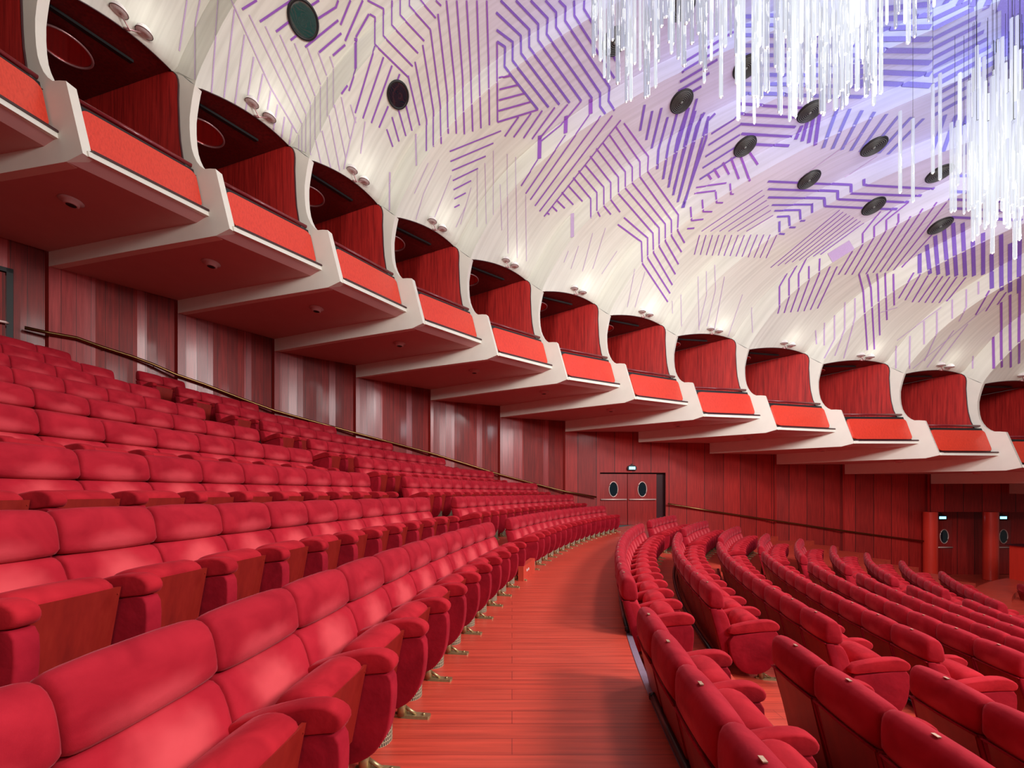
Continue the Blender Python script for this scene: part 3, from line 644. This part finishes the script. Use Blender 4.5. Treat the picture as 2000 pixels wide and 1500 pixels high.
# wide sky-blue field towards the middle
for k in range(5): stripe([(1966+k*12,0),(1966+k*12,110+k*20)],13,BLU)
# random thin boards tint is in the material
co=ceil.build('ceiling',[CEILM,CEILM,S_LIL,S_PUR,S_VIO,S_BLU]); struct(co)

# ceiling fittings
def disc_on(x,y,r,kind,label):
    h=hit(x,y)
    if not h: return
    loc,nor,_,_=h; q=nor.to_track_quat('Z','Y').to_matrix().to_4x4()
    if kind=='vent':
        o=empty('ceiling_vent',loc); mb=MB(); mb.lathe([(0,.05),(r*.96,.05),(r,.03),(r,-.02)],q,36); mb.build('vent_disc',DARK,o)
        mb=MB()
        for k in range(1,8):
            rr=r*k/8.2; mb.tube([q@Vector((rr*cos(2*pi*a/36),rr*sin(2*pi*a/36),.057)) for a in range(36)],.004,5,closed=True)
        mb.tube([q@Vector((0,0,.06)),q@Vector((0,0,.075))],.03,10); mb.build('swirl_rings',simple_grey,o)
        tag(o,label,'vent','round swirl vents in the ceiling')
    else:
        o=empty('ceiling_porthole',loc); mb=MB(); mb.lathe([(0,.03),(r*.5,.045),(r*.9,.03)],q,36); mb.build('glass_disc',TEAL if kind=='teal' else GLASSD,o)
        mb=MB(); mb.tube([q@Vector((r*.93*cos(2*pi*a/36),r*.93*sin(2*pi*a/36),.02)) for a in range(36)],.03,8,closed=True); mb.build('rim',DARK,o)
        tag(o,label,'porthole')
simple_grey=simple('grey_vent_rings',(.24,.26,.24,1),.45,.2)
disc_on(592,38,.33,'teal','round teal glass porthole in the ceiling at the upper left')
disc_on(777,185,.29,'dark','round black glass porthole in the ceiling left of the purple stripes')
VENTS=[(1200,80,'leftmost one, half behind clear hanging rods'),(1332,10,'topmost one, cut by the top edge'),(1457,130,'behind the thick curtain of rods'),(1331,197,'just below the left rods of the chandelier'),(1582,217,'at the lower edge of the left rod cluster'),(1455,285,'on the pink ceiling between stripes'),(1707,285,'right of centre beside the blue stripes'),(1580,350,'above the striped steps'),(1835,338,'partly hidden by the right rod cluster'),(1706,402,'second lowest in the picture'),(1836,440,'lowest one, left of the heavy violet stripes')]
for x,y,l in VENTS:
    disc_on(x,y,.31,'vent','round black swirl air vent, '+l)

# ------------------------------------------------------------------ walls
wallpts=[(f[2],f[3],f[4]) for f in FIN]
DOORX0,DOORX1=3.98,5.75
def wall_seg(name,p,q,z0,z1,mat,curve=0,holes=None,u0=0):
    mb=MB(); L=hypot(q[0]-p[0],q[1]-p[1]); nx,ny=(q[1]-p[1])/L,-(q[0]-p[0])/L; n=12
    for k in range(n):
        a,b=k/n,(k+1)/n
        def P(t,z): 
            c=curve*4*t*(1-t); return (p[0]+(q[0]-p[0])*t+nx*c,p[1]+(q[1]-p[1])*t+ny*c,z)
        mb.add([P(a,z0),P(b,z0),P(b,z1),P(a,z1)],[(0,1,2,3)],(1 if (k<4 or k==8) else 0),curve!=0,[(u0+a*L,z0+.01),(u0+b*L,z0+.01),(u0+b*L,z1),(u0+a*L,z1)])
    return mb
wi=0
DOORSEG=9  # wall between fin 9 and fin 10 holds the double door
for i in range(1,NF-1):
    p=wallpts[i]; q=wallpts[i+1]
    dx,dy,L=fd(i+1)
    q2=(q[0]+dx*.14,q[1]+dy*.14)
    if i in(9,10) or i>=14: continue
    curve=.07
    mb=wall_seg('w',(p[0],p[1]),q2,-3.2,p[2]+.05,WALLW,curve,u0=i*7.3)
    mb.add([(q2[0],q2[1],-3.2),(q[0],q[1],-3.2),(q[0],q[1],p[2]+.05),(q2[0],q2[1],p[2]+.05)],[(0,1,2,3)],0,False,[(0,0.1),(.14,0.1),(.14,3),(0,3)])
    o=mb.build('wall_side' if i else 'wall', [WALLW,WALLP] if i<9 else [WALLR,WALLR]); struct(o)
# wall with the double door
p=wallpts[9]; q=wallpts[11]; L=hypot(q[0]-p[0],q[1]-p[1]); ux,uy=(q[0]-p[0])/L,(q[1]-p[1])/L; nx,ny=uy,-ux  # normal towards the hall
if ny>0: nx,ny=-nx,-ny
def W(u,z,d=0): return (p[0]+ux*u+nx*d,p[1]+uy*u+ny*d,z)
def pxu(x):   # distance along the wall for a frame column
    m=(x-1000)/FPX; return (m*p[1]-p[0])/(ux-m*uy)
du0,du1=pxu(1172),pxu(1300); dm=pxu(1228); de=pxu(1285)
dz0,dz1=-.03,None
Yd=W((du0+du1)/2,0)[1]; dz1=H+(YH-923)*Yd/FPX
def wq(mb,u0,u1,z0,z1,d=0,mat=0): mb.add([W(u0,z0,d),W(u1,z0,d),W(u1,z1,d),W(u0,z1,d)],[(0,1,2,3)],mat,False,[(u0+3,z0+.1),(u1+3,z0+.1),(u1+3,z1),(u0+3,z1)])
u10=pxu(1247); h10=wallpts[10][2]
mb=MB(); wq(mb,0,du0,-3.2,p[2]+.05); wq(mb,du1,L+.1,-3.2,h10+.05); wq(mb,du0,u10,dz1,p[2]+.05); wq(mb,u10,du1,dz1,h10+.05)
struct(mb.build('wall_side',WALLR))
mb=MB(); D=-.45
mb.quad(W(du0,dz0,0),W(du0,dz0,D),W(du0,dz1,D),W(du0,dz1,0)); mb.quad(W(du1,dz0,0),W(du1,dz0,D),W(du1,dz1,D),W(du1,dz1,0)); mb.quad(W(du0,dz1,0),W(du1,dz1,0),W(du1,dz1,D),W(du0,dz1,D)); wq(mb,du0,du1,dz0,dz1,D)
struct(mb.build('door_1_recess',DKRED)); bpy.data.objects['door_1_recess'].name='trim_1'
def door_leaf(parent,u0,u1,z0,z1,Wf,D0,flip=False,round_x=.5):
    mb=MB(); mb.prism([(u0,z0),(u1,z0),(u1,z1),(u0,z1)],lambda u,z:Wf(u,z,D0),lambda u,z:Wf(u,z,D0+.05)); lf=mb.build('door_leaf',DOORW,parent)
    uc=u0+(u1-u0)*round_x; zc=z0+(z1-z0)*.70; R_=.21; w=u1-u0
    mb=MB(); n=28; ring=[Wf(uc+R_*cos(2*pi*k/n),zc+R_*1.7*sin(2*pi*k/n),D0+.06) for k in range(n)]
    mb.add(ring,[tuple(range(n))]); mb.build('porthole_glass',GLASSD,lf)
    mb=MB(); mb.tube([Wf(uc+(R_+.01)*cos(2*pi*k/n),zc+(R_*1.7+.01)*sin(2*pi*k/n),D0+.065) for k in range(n)],.02,6,closed=True); mb.build('porthole_rim',STEEL,lf)
    zb=z0+(z1-z0)*.50
    mb=MB(); mb.tube([Wf(u0+.04*w,zb,D0+.12),Wf(u1-.04*w,zb,D0+.12)],.035,10); mb.tube([Wf(u0+.05*w,zb,D0+.05),Wf(u0+.05*w,zb,D0+.12)],.02,8); mb.tube([Wf(u1-.05*w,zb,D0+.05),Wf(u1-.05*w,zb,D0+.12)],.02,8); mb.build('push_bar',STEEL,lf)
d1=empty('door_1',(0,0,0)); struct(d1)
door_leaf(d1,du0+.02,dm-.015,.0,dz1-.06,W,-.22); door_leaf(d1,dm+.015,de,.0,dz1-.06,W,-.22)
mb=MB(); mb.prism([(de,0),(du1,0),(du1,dz1),(de,dz1)],lambda u,z:W(u,z,-.25),lambda u,z:W(u,z,-.24)); mb.build('door_frame',DKRED,d1)
# exit sign above the door
def exit_sign(Wf,u,z,w,h,label,d0=.0,letters=True):
    c=Vector(Wf(u,z,d0)); e=empty('exit_sign',c)
    def ad(mb,name,mat):
        mb.v=[(v[0]-c.x,v[1]-c.y,v[2]-c.z) for v in mb.v]; return mb.build(name,mat,e)
    mb=MB(); mb.prism([(u-w/2-.05,z-h/2-.04),(u+w/2+.05,z-h/2-.04),(u+w/2+.08,z),(u+w/2+.04,z+h/2+.04),(u-w/2-.04,z+h/2+.04),(u-w/2-.08,z)],lambda a,b:Wf(a,b,d0),lambda a,b:Wf(a,b,d0+.12)); ad(mb,'housing',DARK)
    mb=MB(); mb.prism([(u-w/2-.03,z+h/2+.03),(u+w/2+.03,z+h/2+.03),(u+w/4,z+h/2+.10),(u-w/4,z+h/2+.10)],lambda a,b:Wf(a,b,d0),lambda a,b:Wf(a,b,d0+.10)); mb.tube([Wf(u,z+h/2+.1,d0+.05),Wf(u,z+h/2+.14,d0+.07)],.03,8); ad(mb,'bracket',DKRED)
    mb=MB(); mb.prism([(u-w/2,z-h/2),(u+w/2,z-h/2),(u+w/2,z+h/2),(u-w/2,z+h/2)],lambda a,b:Wf(a,b,d0+.11),lambda a,b:Wf(a,b,d0+.135)); ad(mb,'lit_panel',EXITM)
    if letters:
        mb=MB()
        for k in range(6):
            a=u-w*.36+k*w*.144
            mb.prism([(a-.006,z-h*.28),(a+.006,z-h*.28),(a+.006,z+h*.28),(a-.006,z+h*.28)],lambda a,b:Wf(a,b,d0+.136),lambda a,b:Wf(a,b,d0+.139))
        ad(mb,'sign_marks',LETTER)
    tag(e,label,'exit sign'); return e
exit_sign(W,pxu(1233),H+(YH-914.5)*Yd/FPX,.30,.13,'small lit pale blue exit sign above the double door')

# handrails
def rail(pts,label,name='hand_rail_brass'):
    mb=MB(); c=Vector(pts[len(pts)//2]); e=empty('handrail',c)
    mb.tube([Vector(q_)-c for q_ in pts],.042,10); mb.build('rail',BRASS,e)
    return e
def wall_at(x):   # nearest wall point seen in a frame column
    m=(x-1000)/FPX; best=None
    for i in range(0,NF-1):
        a,b=wallpts[i],wallpts[i+1]; ddx,ddy=b[0]-a[0],b[1]-a[1]; den=ddx-m*ddy
        if abs(den)<1e-9: continue
        t=(m*a[1]-a[0])/den
        if -.001<=t<=1.001:
            Y=a[1]+ddy*t
            if Y>0 and(best is None or Y<best[1]): best=(a[0]+ddx*t,Y)
    return best
def railpts(lst):
    out=[]
    for x,y in lst:
        X,Y=wall_at(x); k=1-.13/hypot(X,Y); X*=k;Y*=k; out.append((X,Y,H+(YH-y)*Y/FPX))
    return out
rl=railpts([(48,640),(95,650),(150,660),(200,678),(260,697),(300,712),(345,732),(400,751),(470,778),(536,802),(600,820),(695,846),(770,866),(841,885),(900,903),(977,927),(1040,944),(1104,960),(1165,971)])
e=rail(rl,''); tag(e,'long brass handrail running down the panelled wall behind the upper seats','handrail')
for k in range(1,len(rl),2):
    a=Vector(rl[k]); mb=MB(); n_=Vector((a.x,a.y,0)).normalized(); c=Vector(rl[len(rl)//2]); mb.tube([a-c,a-c+Vector((0,0,-.06)),a-c+n_*.12+Vector((0,0,-.06))],.012,6); mb.build('wall_bracket',BRASS,e)
rl=railpts([(1305,984),(1400,1000),(1500,1015),(1600,1030),(1700,1044),(1803,1057)])
e=rail(rl,''); tag(e,'straight brass handrail on the red wall right of the double door','handrail')
for k in range(1,len(rl)-1):
    a=Vector(rl[k]); mb=MB(); n_=Vector((a.x,a.y,0)).normalized(); c=Vector(rl[len(rl)//2]); mb.tube([a-c,a-c+Vector((0,0,-.06)),a-c+n_*.12+Vector((0,0,-.06))],.012,6); mb.build('wall_bracket',BRASS,e)

# left door (partly in view)
pA=wallpts[2]; pB=wallpts[3]; LA=hypot(pB[0]-pA[0],pB[1]-pA[1]); uxa,uya=(pB[0]-pA[0])/LA,(pB[1]-pA[1])/LA; nxa,nya=uya,-uxa
def WA(u,z,d=0): return (pA[0]+uxa*u+nxa*d,pA[1]+uya*u+nya*d,z)
def pxa(x): m=(x-1000)/FPX; return (m*pA[1]-pA[0])/(uxa-m*uya)
ue=pxa(27); Ye=WA(ue,0)[1]; zt=H+(YH-531)*Ye/FPX
d2=empty('door_2',(0,0,0)); struct(d2)
mb=MB(); mb.prism([(ue-1.6,3.0),(ue-.12,3.0),(ue-.12,zt-.12),(ue-1.6,zt-.12)],lambda u,z:WA(u,z,.09),lambda u,z:WA(u,z,.12)); lf=mb.build('door_leaf',WALLW,d2)
l_=lf.data.uv_layers.new(name='UVMap')
for lp in lf.data.loops:
    co_=lf.data.vertices[lp.vertex_index].co; l_.data[lp.index].uv=((co_.x-pA[0])*uxa+(co_.y-pA[1])*uya+3,co_.z)
mb=MB(); mb.prism([(ue-1.75,3.0),(ue-1.75,zt),(ue,zt),(ue,3.0),(ue-.1,3.0),(ue-.1,zt-.1),(ue-1.65,zt-.1),(ue-1.65,3.0)],lambda u,z:WA(u,z,.08),lambda u,z:WA(u,z,.17),cap=False)
for a,b,c,d in((ue-1.75,3.0,ue-1.65,zt),(ue-.1,3.0,ue,zt),(ue-1.75,zt-.1,ue,zt)):
    mb.quad(WA(a,b,.17),WA(c,b,.17),WA(c,d,.17),WA(a,d,.17))
mb.build('door_frame',DARK,d2)
mb=MB(); zb=H+(YH-633)*WA(pxa(5),0)[1]/FPX; mb.tube([WA(ue-1.4,zb,.22),WA(pxa(13),zb,.22),WA(pxa(16),zb,.18)],.03,10); mb.build('push_bar',STEEL,lf)

# niche with columns at the right, under the boxes
NY=19.55; zf=-2.75; BY=20.9
zl=H+(YH-1000)*19.6/FPX
mb=MB()
for i in(14,15):
    a,b=wallpts[i],wallpts[i+1]
    mb.add([(a[0],a[1],zl),(b[0],b[1],zl),(b[0],b[1],a[2]+.05),(a[0],a[1],a[2]+.05)],[(0,1,2,3)],0,False,[(i*4,.1),(i*4+3.8,.1),(i*4+3.8,2),(i*4,2)])
struct(mb.build('wall_front',WALLR))
mb=MB(); mb.add([(20.9,BY,-3.2),(32,BY,-3.2),(32,BY,2.6),(20.9,BY,2.6)],[(0,1,2,3)],0,False,[(0,.1),(11,.1),(11,5),(0,5)])
mb.add([(20.9,19.65,-3.2),(20.9,BY,-3.2),(20.9,BY,2.6),(20.9,19.65,2.6)],[(0,1,2,3)],0,False,[(0,.1),(1.2,.1),(1.2,5),(0,5)])
struct(mb.build('wall_rear',WALLR))
mb=MB(); mb.add([(20.9,19.65,zl),(32,19.5,zl),(32,BY,zl),(20.9,BY,zl)],[(0,1,2,3)]); struct(mb.build('ceiling_niche',DKRED))
for x,lab in((1817,'left red round column beside the end of the brass handrail'),(1935,'right red round column standing free before the dark doors')):
    X=(x-1000)/FPX*NY; o=empty('round_column',(X,NY,zf)); mb=MB(); mb.lathe([(.27,0),(.27,zl-zf+.0)],None,28); mb.build('shaft',COLM,o)
    tag(o,lab,'column','red round columns at the side exits')
def WN(u,z,d=0): return (u,BY-d,z)
for n_,(x0,x1,xs) in enumerate(((1822,1856,1828),(1938,1971,1945))):
    u0=(x0-1000)/FPX*BY; u1=(x1-1000)/FPX*BY
    d=empty('door_%d'%(n_+3),(0,0,0)); struct(d)
    zt_=H+(YH-1016)*BY/FPX
    mb=MB(); w_=u1-u0
    door_leaf(d,u0,u1,zf+.02,zt_,WN,.02,round_x=.55)
    exit_sign(WN,(xs-1000)/FPX*BY+.06,H+(YH-1010.5)*BY/FPX,.34,.13,'small lit blue exit sign over the dark door %s'%('behind the left column' if n_==0 else 'right of the free red column'),.15,letters=False)

# front desk at the right edge
DX=(1986-1000)/FPX; DY=16.6
o=empty('control_desk',(DX*DY,DY,zf)); mb=MB(); hh=H+(YH-1066)*DY/FPX-zf
mb.box((.12,.0,hh/2),(.24,.5,hh)); mb.box((1.2,.05,hh/2-.02),(1.7,.5,hh-.06)); mb.build('desk_body',COLM,o)
mb=MB(); mb.box((.9,0,hh+.02),(2.0,.62,.05)); mb.build('desk_top',DKRED,o); mb=MB(); mb.box((.29,-.26,hh/2),(.07,.03,hh)); mb.box((1.2,-.27,.04),(1.7,.05,.08)); mb.build('dark_trim',DARK,o)
tag(o,'red wooden control desk with dark top at the right edge','desk')
# lone seat before the desk
seat((1999-1000)/FPX*14.0,14.0,zf,-.55,'red velvet chair alone in front of the desk at the right edge','seats of the lower front row',True,True)

# ------------------------------------------------------------------ floors
def beyond(x,y):
    """outside the side wall"""
    for i in range(1,NF-1):
        a,b=wallpts[i],wallpts[i+1]
        t=((x-a[0])*(b[0]-a[0])+(y-a[1])*(b[1]-a[1]))/((b[0]-a[0])**2+(b[1]-a[1])**2)
        if (0<=t<=1 or (i==1 and t<0)) :
            cr=(b[0]-a[0])*(y-a[1])-(b[1]-a[1])*(x-a[0])
            if cr>0: return True
    return False
def sector(name,R0,R1,z,th=.6,tmax=.42,tmin=-1.0,mat=None):
    mb=MB(); n=110
    for k in range(n):
        ta=tmin+(tmax-tmin)*k/n; tb=tmin+(tmax-tmin)*(k+1)/n
        q=[polar(R0,ta),polar(R1,ta),polar(R1,tb),polar(R0,tb)]
        if all(beyond(*c) for c in q): continue
        if any(c[1]>21 for c in q): continue
        v=[(c[0],c[1],z) for c in q]+[(c[0],c[1],z-th) for c in q]
        mb.add(v,[(0,1,2,3),(0,4,7,3),(1,2,6,5)])
    o=mb.build(name,mat or FLOORM); struct(o); return o
EDGE=27.33
sector('floor',EDGE,LR[0]+.13,0,.5)
for k in range(1,9): sector('floor',LR[k-1]+.13,LR[k]+.13,Lz[k],.55,tmin=L2e[k]-.03-(.02*k if k<4 else .1))
sector('floor',LR[8]+.13,LR[8]+4.5,Lz[8]+.15,.6)
for k in range(9):
    R1=EDGE if k==0 else RR[k]-.03
    R0=(RR[k+1]-.03) if k<8 else 18.9
    sector('floor',R0,R1,RZ[k],.5)
for k in range(5): sector('floor',(18.9-.95*(k+1)) if k<4 else 1.5,18.9-.95*k,[-2.1,-2.27,-2.44,-2.6,-2.75][k],.3,tmin=-1.5)
mb=MB(); mb.box((24,17,-2.86),(14,12,.2)); struct(mb.build('floor',FLOORM))
# entrance landing before the double door
# half steps in the stair aisles
def steps(Rk,z0,z1,ta,tb,R_in,name='stair_step'):
    mb=MB(); n=4
    for k in range(n):
        a=ta+(tb-ta)*k/n; b=ta+(tb-ta)*(k+1)/n
        q=[polar(R_in,a),polar(Rk,a),polar(Rk,b),polar(R_in,b)]
        zt=(z0+z1)/2; v=[(c[0],c[1],zt) for c in q]+[(c[0],c[1],z0-.02) for c in q]
        mb.add(v,[(0,1,2,3),(0,4,7,3),(0,1,5,4),(3,2,6,7)])
    return mb
for k in range(0,8):
    ta,tb=(Lth[k]+Lth[k+1])/2-.002,(L2s[k]+L2s[k+1])/2+.002
    mb=steps(LR[k]+.135,Lz[k],Lz[k+1],ta,tb,LR[k]-.30); o=mb.build('stair_step',FLOORM)
    tag(o,'red wooden half step in the stairs, %s one up from the cross aisle'%ORD[k+1],'step','steps of the stairs between the upper blocks')
# floor edge trim and foot rails along the cross aisle and behind the lower rows
mb=MB(); n=160
for k in range(n):
    ta=.4-(1.15)*k/n; tb=.4-(1.15)*(k+1)/n
    q=[polar(EDGE,ta),polar(EDGE+.06,ta),polar(EDGE+.06,tb),polar(EDGE,tb)]
    if beyond(*q[0]): continue
    mb.add([(c[0],c[1],.006) for c in q]+[(q[0][0],q[0][1],-.10),(q[3][0],q[3][1],-.10)],[(0,1,2,3),(0,3,5,4)])
o=mb.build('trim_2',KERB); struct(o)
def footrail(R,z,ta,tb,label):
    n=max(8,int(abs(tb-ta)*60)); pts=[(*polar(R,ta+(tb-ta)*k/n),z+.05) for k in range(n+1)]; c=Vector(pts[n//2]); e=empty('foot_rail',c)
    mb=MB(); mb.tube([Vector(q_)-c for q_ in pts],.028,10); mb.build('rail_tube',RAILB,e)
    mb=MB()
    for k in range(0,n,4): mb.tube([Vector(pts[k])-c,Vector(pts[k])-c-Vector((0,0,.05))],.012,6)
    mb.build('rail_posts',RAILB,e)
    for q_ in(pts[0],pts[-1]):
        mb=MB(); a=Vector(q_)-c; mb.lathe([(.0,-.032),(.032,-.02),(.034,.02),(.0,.032)],Matrix.Translation(a),12)
        mb.build('end_cap',RAILB,e); tag(e,label,'foot rail','black foot rails behind the lower rows')
for k in range(0,4):
    z=0 if k==0 else RZ[k-1]+.0
    R_=EDGE+.045 if k==0 else RR[k]+.03
    if k<3: footrail(R_,z,-.1443+.012,.06,'black foot rail behind the %s row of the lower near block'%ROWN[k])
    footrail(R_,z,[-.1848,-.2017,-.197,-.199][k]-.002,Rme[k],'black foot rail behind the %s row of the lower middle block'%ROWN[k])
# side of the first stair with two floor sockets
t_=Lth[0]-.004
mb=MB(); a=polar(LR[0]-.66,t_); b=polar(LR[0]-.30,t_); dxs,dys=b[0]-a[0],b[1]-a[1]
c=Vector((*polar(LR[0]-.60,(Lth[0]+L2s[0])/2+.004),.0)); e=empty('step_light_block',c)
tf=(sin(t_),-cos(t_))
mb.box((0,0,.13),(.10,.95,.26),0,Matrix.Rotation(t_,4,'Z')); mb.build('block_body',FLOORM,e)
for k in(-1,1):
    mb=MB(); mb.box((.053,k*.06-.15,.15),(.008,.05,.04),0,Matrix.Rotation(t_,4,'Z')); mb.build('socket',OUTLET,e)
tag(e,'low red block with two white sockets at the foot of the stairs','socket block')

# ------------------------------------------------------------------ chandelier
ch=empty('rod_chandelier',(5,6.3,9.5)); c0=Vector(ch.location); random.seed(11)
rods=[]
def envelope1(x):
    pts=[(1150,175),(1165,120),(1185,190),(1280,210),(1300,120),(1380,165),(1435,242),(1465,246),(1500,205),(1550,240),(1590,215),(1610,236),(1660,220),(1700,215),(1740,190),(1780,115),(1830,60),(1850,15)]
    for a,b in zip(pts[:-1],pts[1:]):
        if a[0]<=x<=b[0]: return a[1]+(b[1]-a[1])*(x-a[0])/(b[0]-a[0])
    return 0
def px_rod(x,yb,yt,Z,r,kind):
    X=(x-1000)/FPX*Z; zb=H+(YH-yb)*Z/FPX; zt=H+(YH-yt)*Z/FPX; rods.append((X,Z,zb,zt,r,kind))
for k in range(60):
    x=random.uniform(1155,1400); yb=random.uniform(-20,1)*1.0+envelope1(x)*random.uniform(.25,1.0); px_rod(x,yb,yb-random.uniform(230,330),random.uniform(5.2,7.4),0.024+random.random()*.008,0 if random.random()<.75 else 1)
for k in range(165):
    x=random.gauss(1600,110) 
    if not 1385<x<1832: x=random.uniform(1385,1830)
    yb=envelope1(x)*random.uniform(.15,1.02); px_rod(x,yb,yb-random.uniform(240,340),random.uniform(5.4,8.0),.019+random.random()*.011,random.choice((0,1,1,2)))
for (x,yb,yt) in((1758,376,218),(1783,394,232),(1822,338,165),(1836,350,144),(1858,414,240),(1865,412,250),(1892,411,159),(1900,470,230),(1908,422,90),(1922,380,112),(1938,494,150),(1982,505,200),(1991,468,100),(1986,300,32),(1976,400,36)): px_rod(x,yb,yt,random.uniform(7.6,8.8),.030,1)
for k in range(80):
    x=random.triangular(1850,2040,1968); yt=random.uniform(70,300)+abs(x-1960)*.4; yb=random.uniform(330,430)+random.random()*40-max(0,1900-x)*.3; px_rod(x,yb,min(yt,yb-120),random.uniform(7.4,9.6),.022+random.random()*.012,2 if random.random()<.45 else 1)
rods.sort(key=lambda q:q[1]); mats=[ROD1,ROD2,ROD3]; stuff=[MB(),MB(),MB()]; tips=MB(); wires=MB()
cnt=0
for n_,(X,Y,zb,zt,r,kd) in enumerate(rods):
    b=Vector((X,Y,zb))-c0; t=Vector((X,Y,zt))-c0
    if n_<95:
        mb=MB(); mb.tube([b,t],r,8); mb.build('acrylic_rod',mats[kd],ch)
    else: stuff[kd].tube([b,t],r,6)
    tips.tube([b-Vector((0,0,.02)),b+Vector((0,0,.01))],r*.3,6)
    if random.random()<.35: wires.tube([t,t+Vector((0,0,2.0))],.004,4); wires.tube([t+Vector((-.02,0,0)),t+Vector((.03,0,.03))],.008,5)
# the remaining rods as one part
o=MB()
for k in range(3): 
    off=len(o.v); o.v+=stuff[k].v; o.uv+=stuff[k].uv; o.f+=[tuple(i+off for i in f) for f in stuff[k].f]; o.m+=[k]*len(stuff[k].f); o.sm+=stuff[k].sm
ob=o.build('acrylic_rods',mats,ch); ob['kind']='stuff'
ob=tips.build('rod_lamp_tips',LAMPE,ch); ob['kind']='stuff'
ob=wires.build('suspension_wires',DARK,ch); ob['kind']='stuff'
tag(ch,'huge chandelier of clear lit vertical acrylic rods hanging under the ceiling','chandelier')

# ------------------------------------------------------------------ light
def area(name,loc,target,size,energy,col=(1,1,1),sy=None,spread=180):
    l=bpy.data.lights.new(name,'AREA'); l.energy=energy; l.size=size; l.color=col
    if sy: l.shape='RECTANGLE'; l.size_y=sy
    l.spread=radians(spread)
    o=bpy.data.objects.new(name,l); COL.objects.link(o); o.location=loc
    o.rotation_euler=(Vector(target)-Vector(loc)).to_track_quat('-Z','Y').to_euler(); return o
def point(name,loc,energy,col,r=.3):
    l=bpy.data.lights.new(name,'POINT'); l.energy=energy; l.color=col; l.shadow_soft_size=r
    o=bpy.data.objects.new(name,l); COL.objects.link(o); o.location=loc; return o
point('chandelier_light_a',(5.5,6.4,7.6),420,(.97,.98,1),.6)
point('chandelier_light_b',(11,8.4,6.8),760,(.88,.93,1),.6)
point('chandelier_light_c',(9.5,0.5,7.0),700,(.97,.98,1),.9)
area('auditorium_light_a',(13,-1,10.4),(0,6,0),3,1500,(1,.97,.93))
area('auditorium_light_b',(6,1.5,10.8),(4,5,0),2.0,420,(1,.97,.93))
area('auditorium_light_c',(10,-7,9.5),(-3,10,4),3,900,(1,.98,.95))
area('ceiling_fill_light',(-5,-3,8.6),(6,11,10.5),2.5,430,(1,.98,.94),spread=95)  # added fill out of view, lifts the ceiling's left-facing sides
for k,gp_ in enumerate(globes): point('globe_light',gp_,3.5,(1,.96,.90),.12)
w=bpy.data.worlds.new('hall_ambient'); scene.world=w; w.use_nodes=True; nt=w.node_tree; bg=nt.nodes['Background']; bg.inputs[0].default_value=(1,.95,.9,1); bg.inputs[1].default_value=.075

# ------------------------------------------------------------------ camera
cam=bpy.data.cameras.new('camera'); cam.sensor_width=36; cam.sensor_fit='HORIZONTAL'; cam.lens=36*FPX/2000
cam.shift_x=0; cam.shift_y=(YH-750)/2000; cam.clip_start=.05; cam.clip_end=200
co=bpy.data.objects.new('camera',cam); COL.objects.link(co); co.location=(0,0,H); co.rotation_euler=(radians(90),0,0)
scene.camera=co
vs=scene.view_settings; vs.view_transform='Standard'; vs.look='None'; vs.gamma=1; vs.exposure=0; vs.use_curve_mapping=False
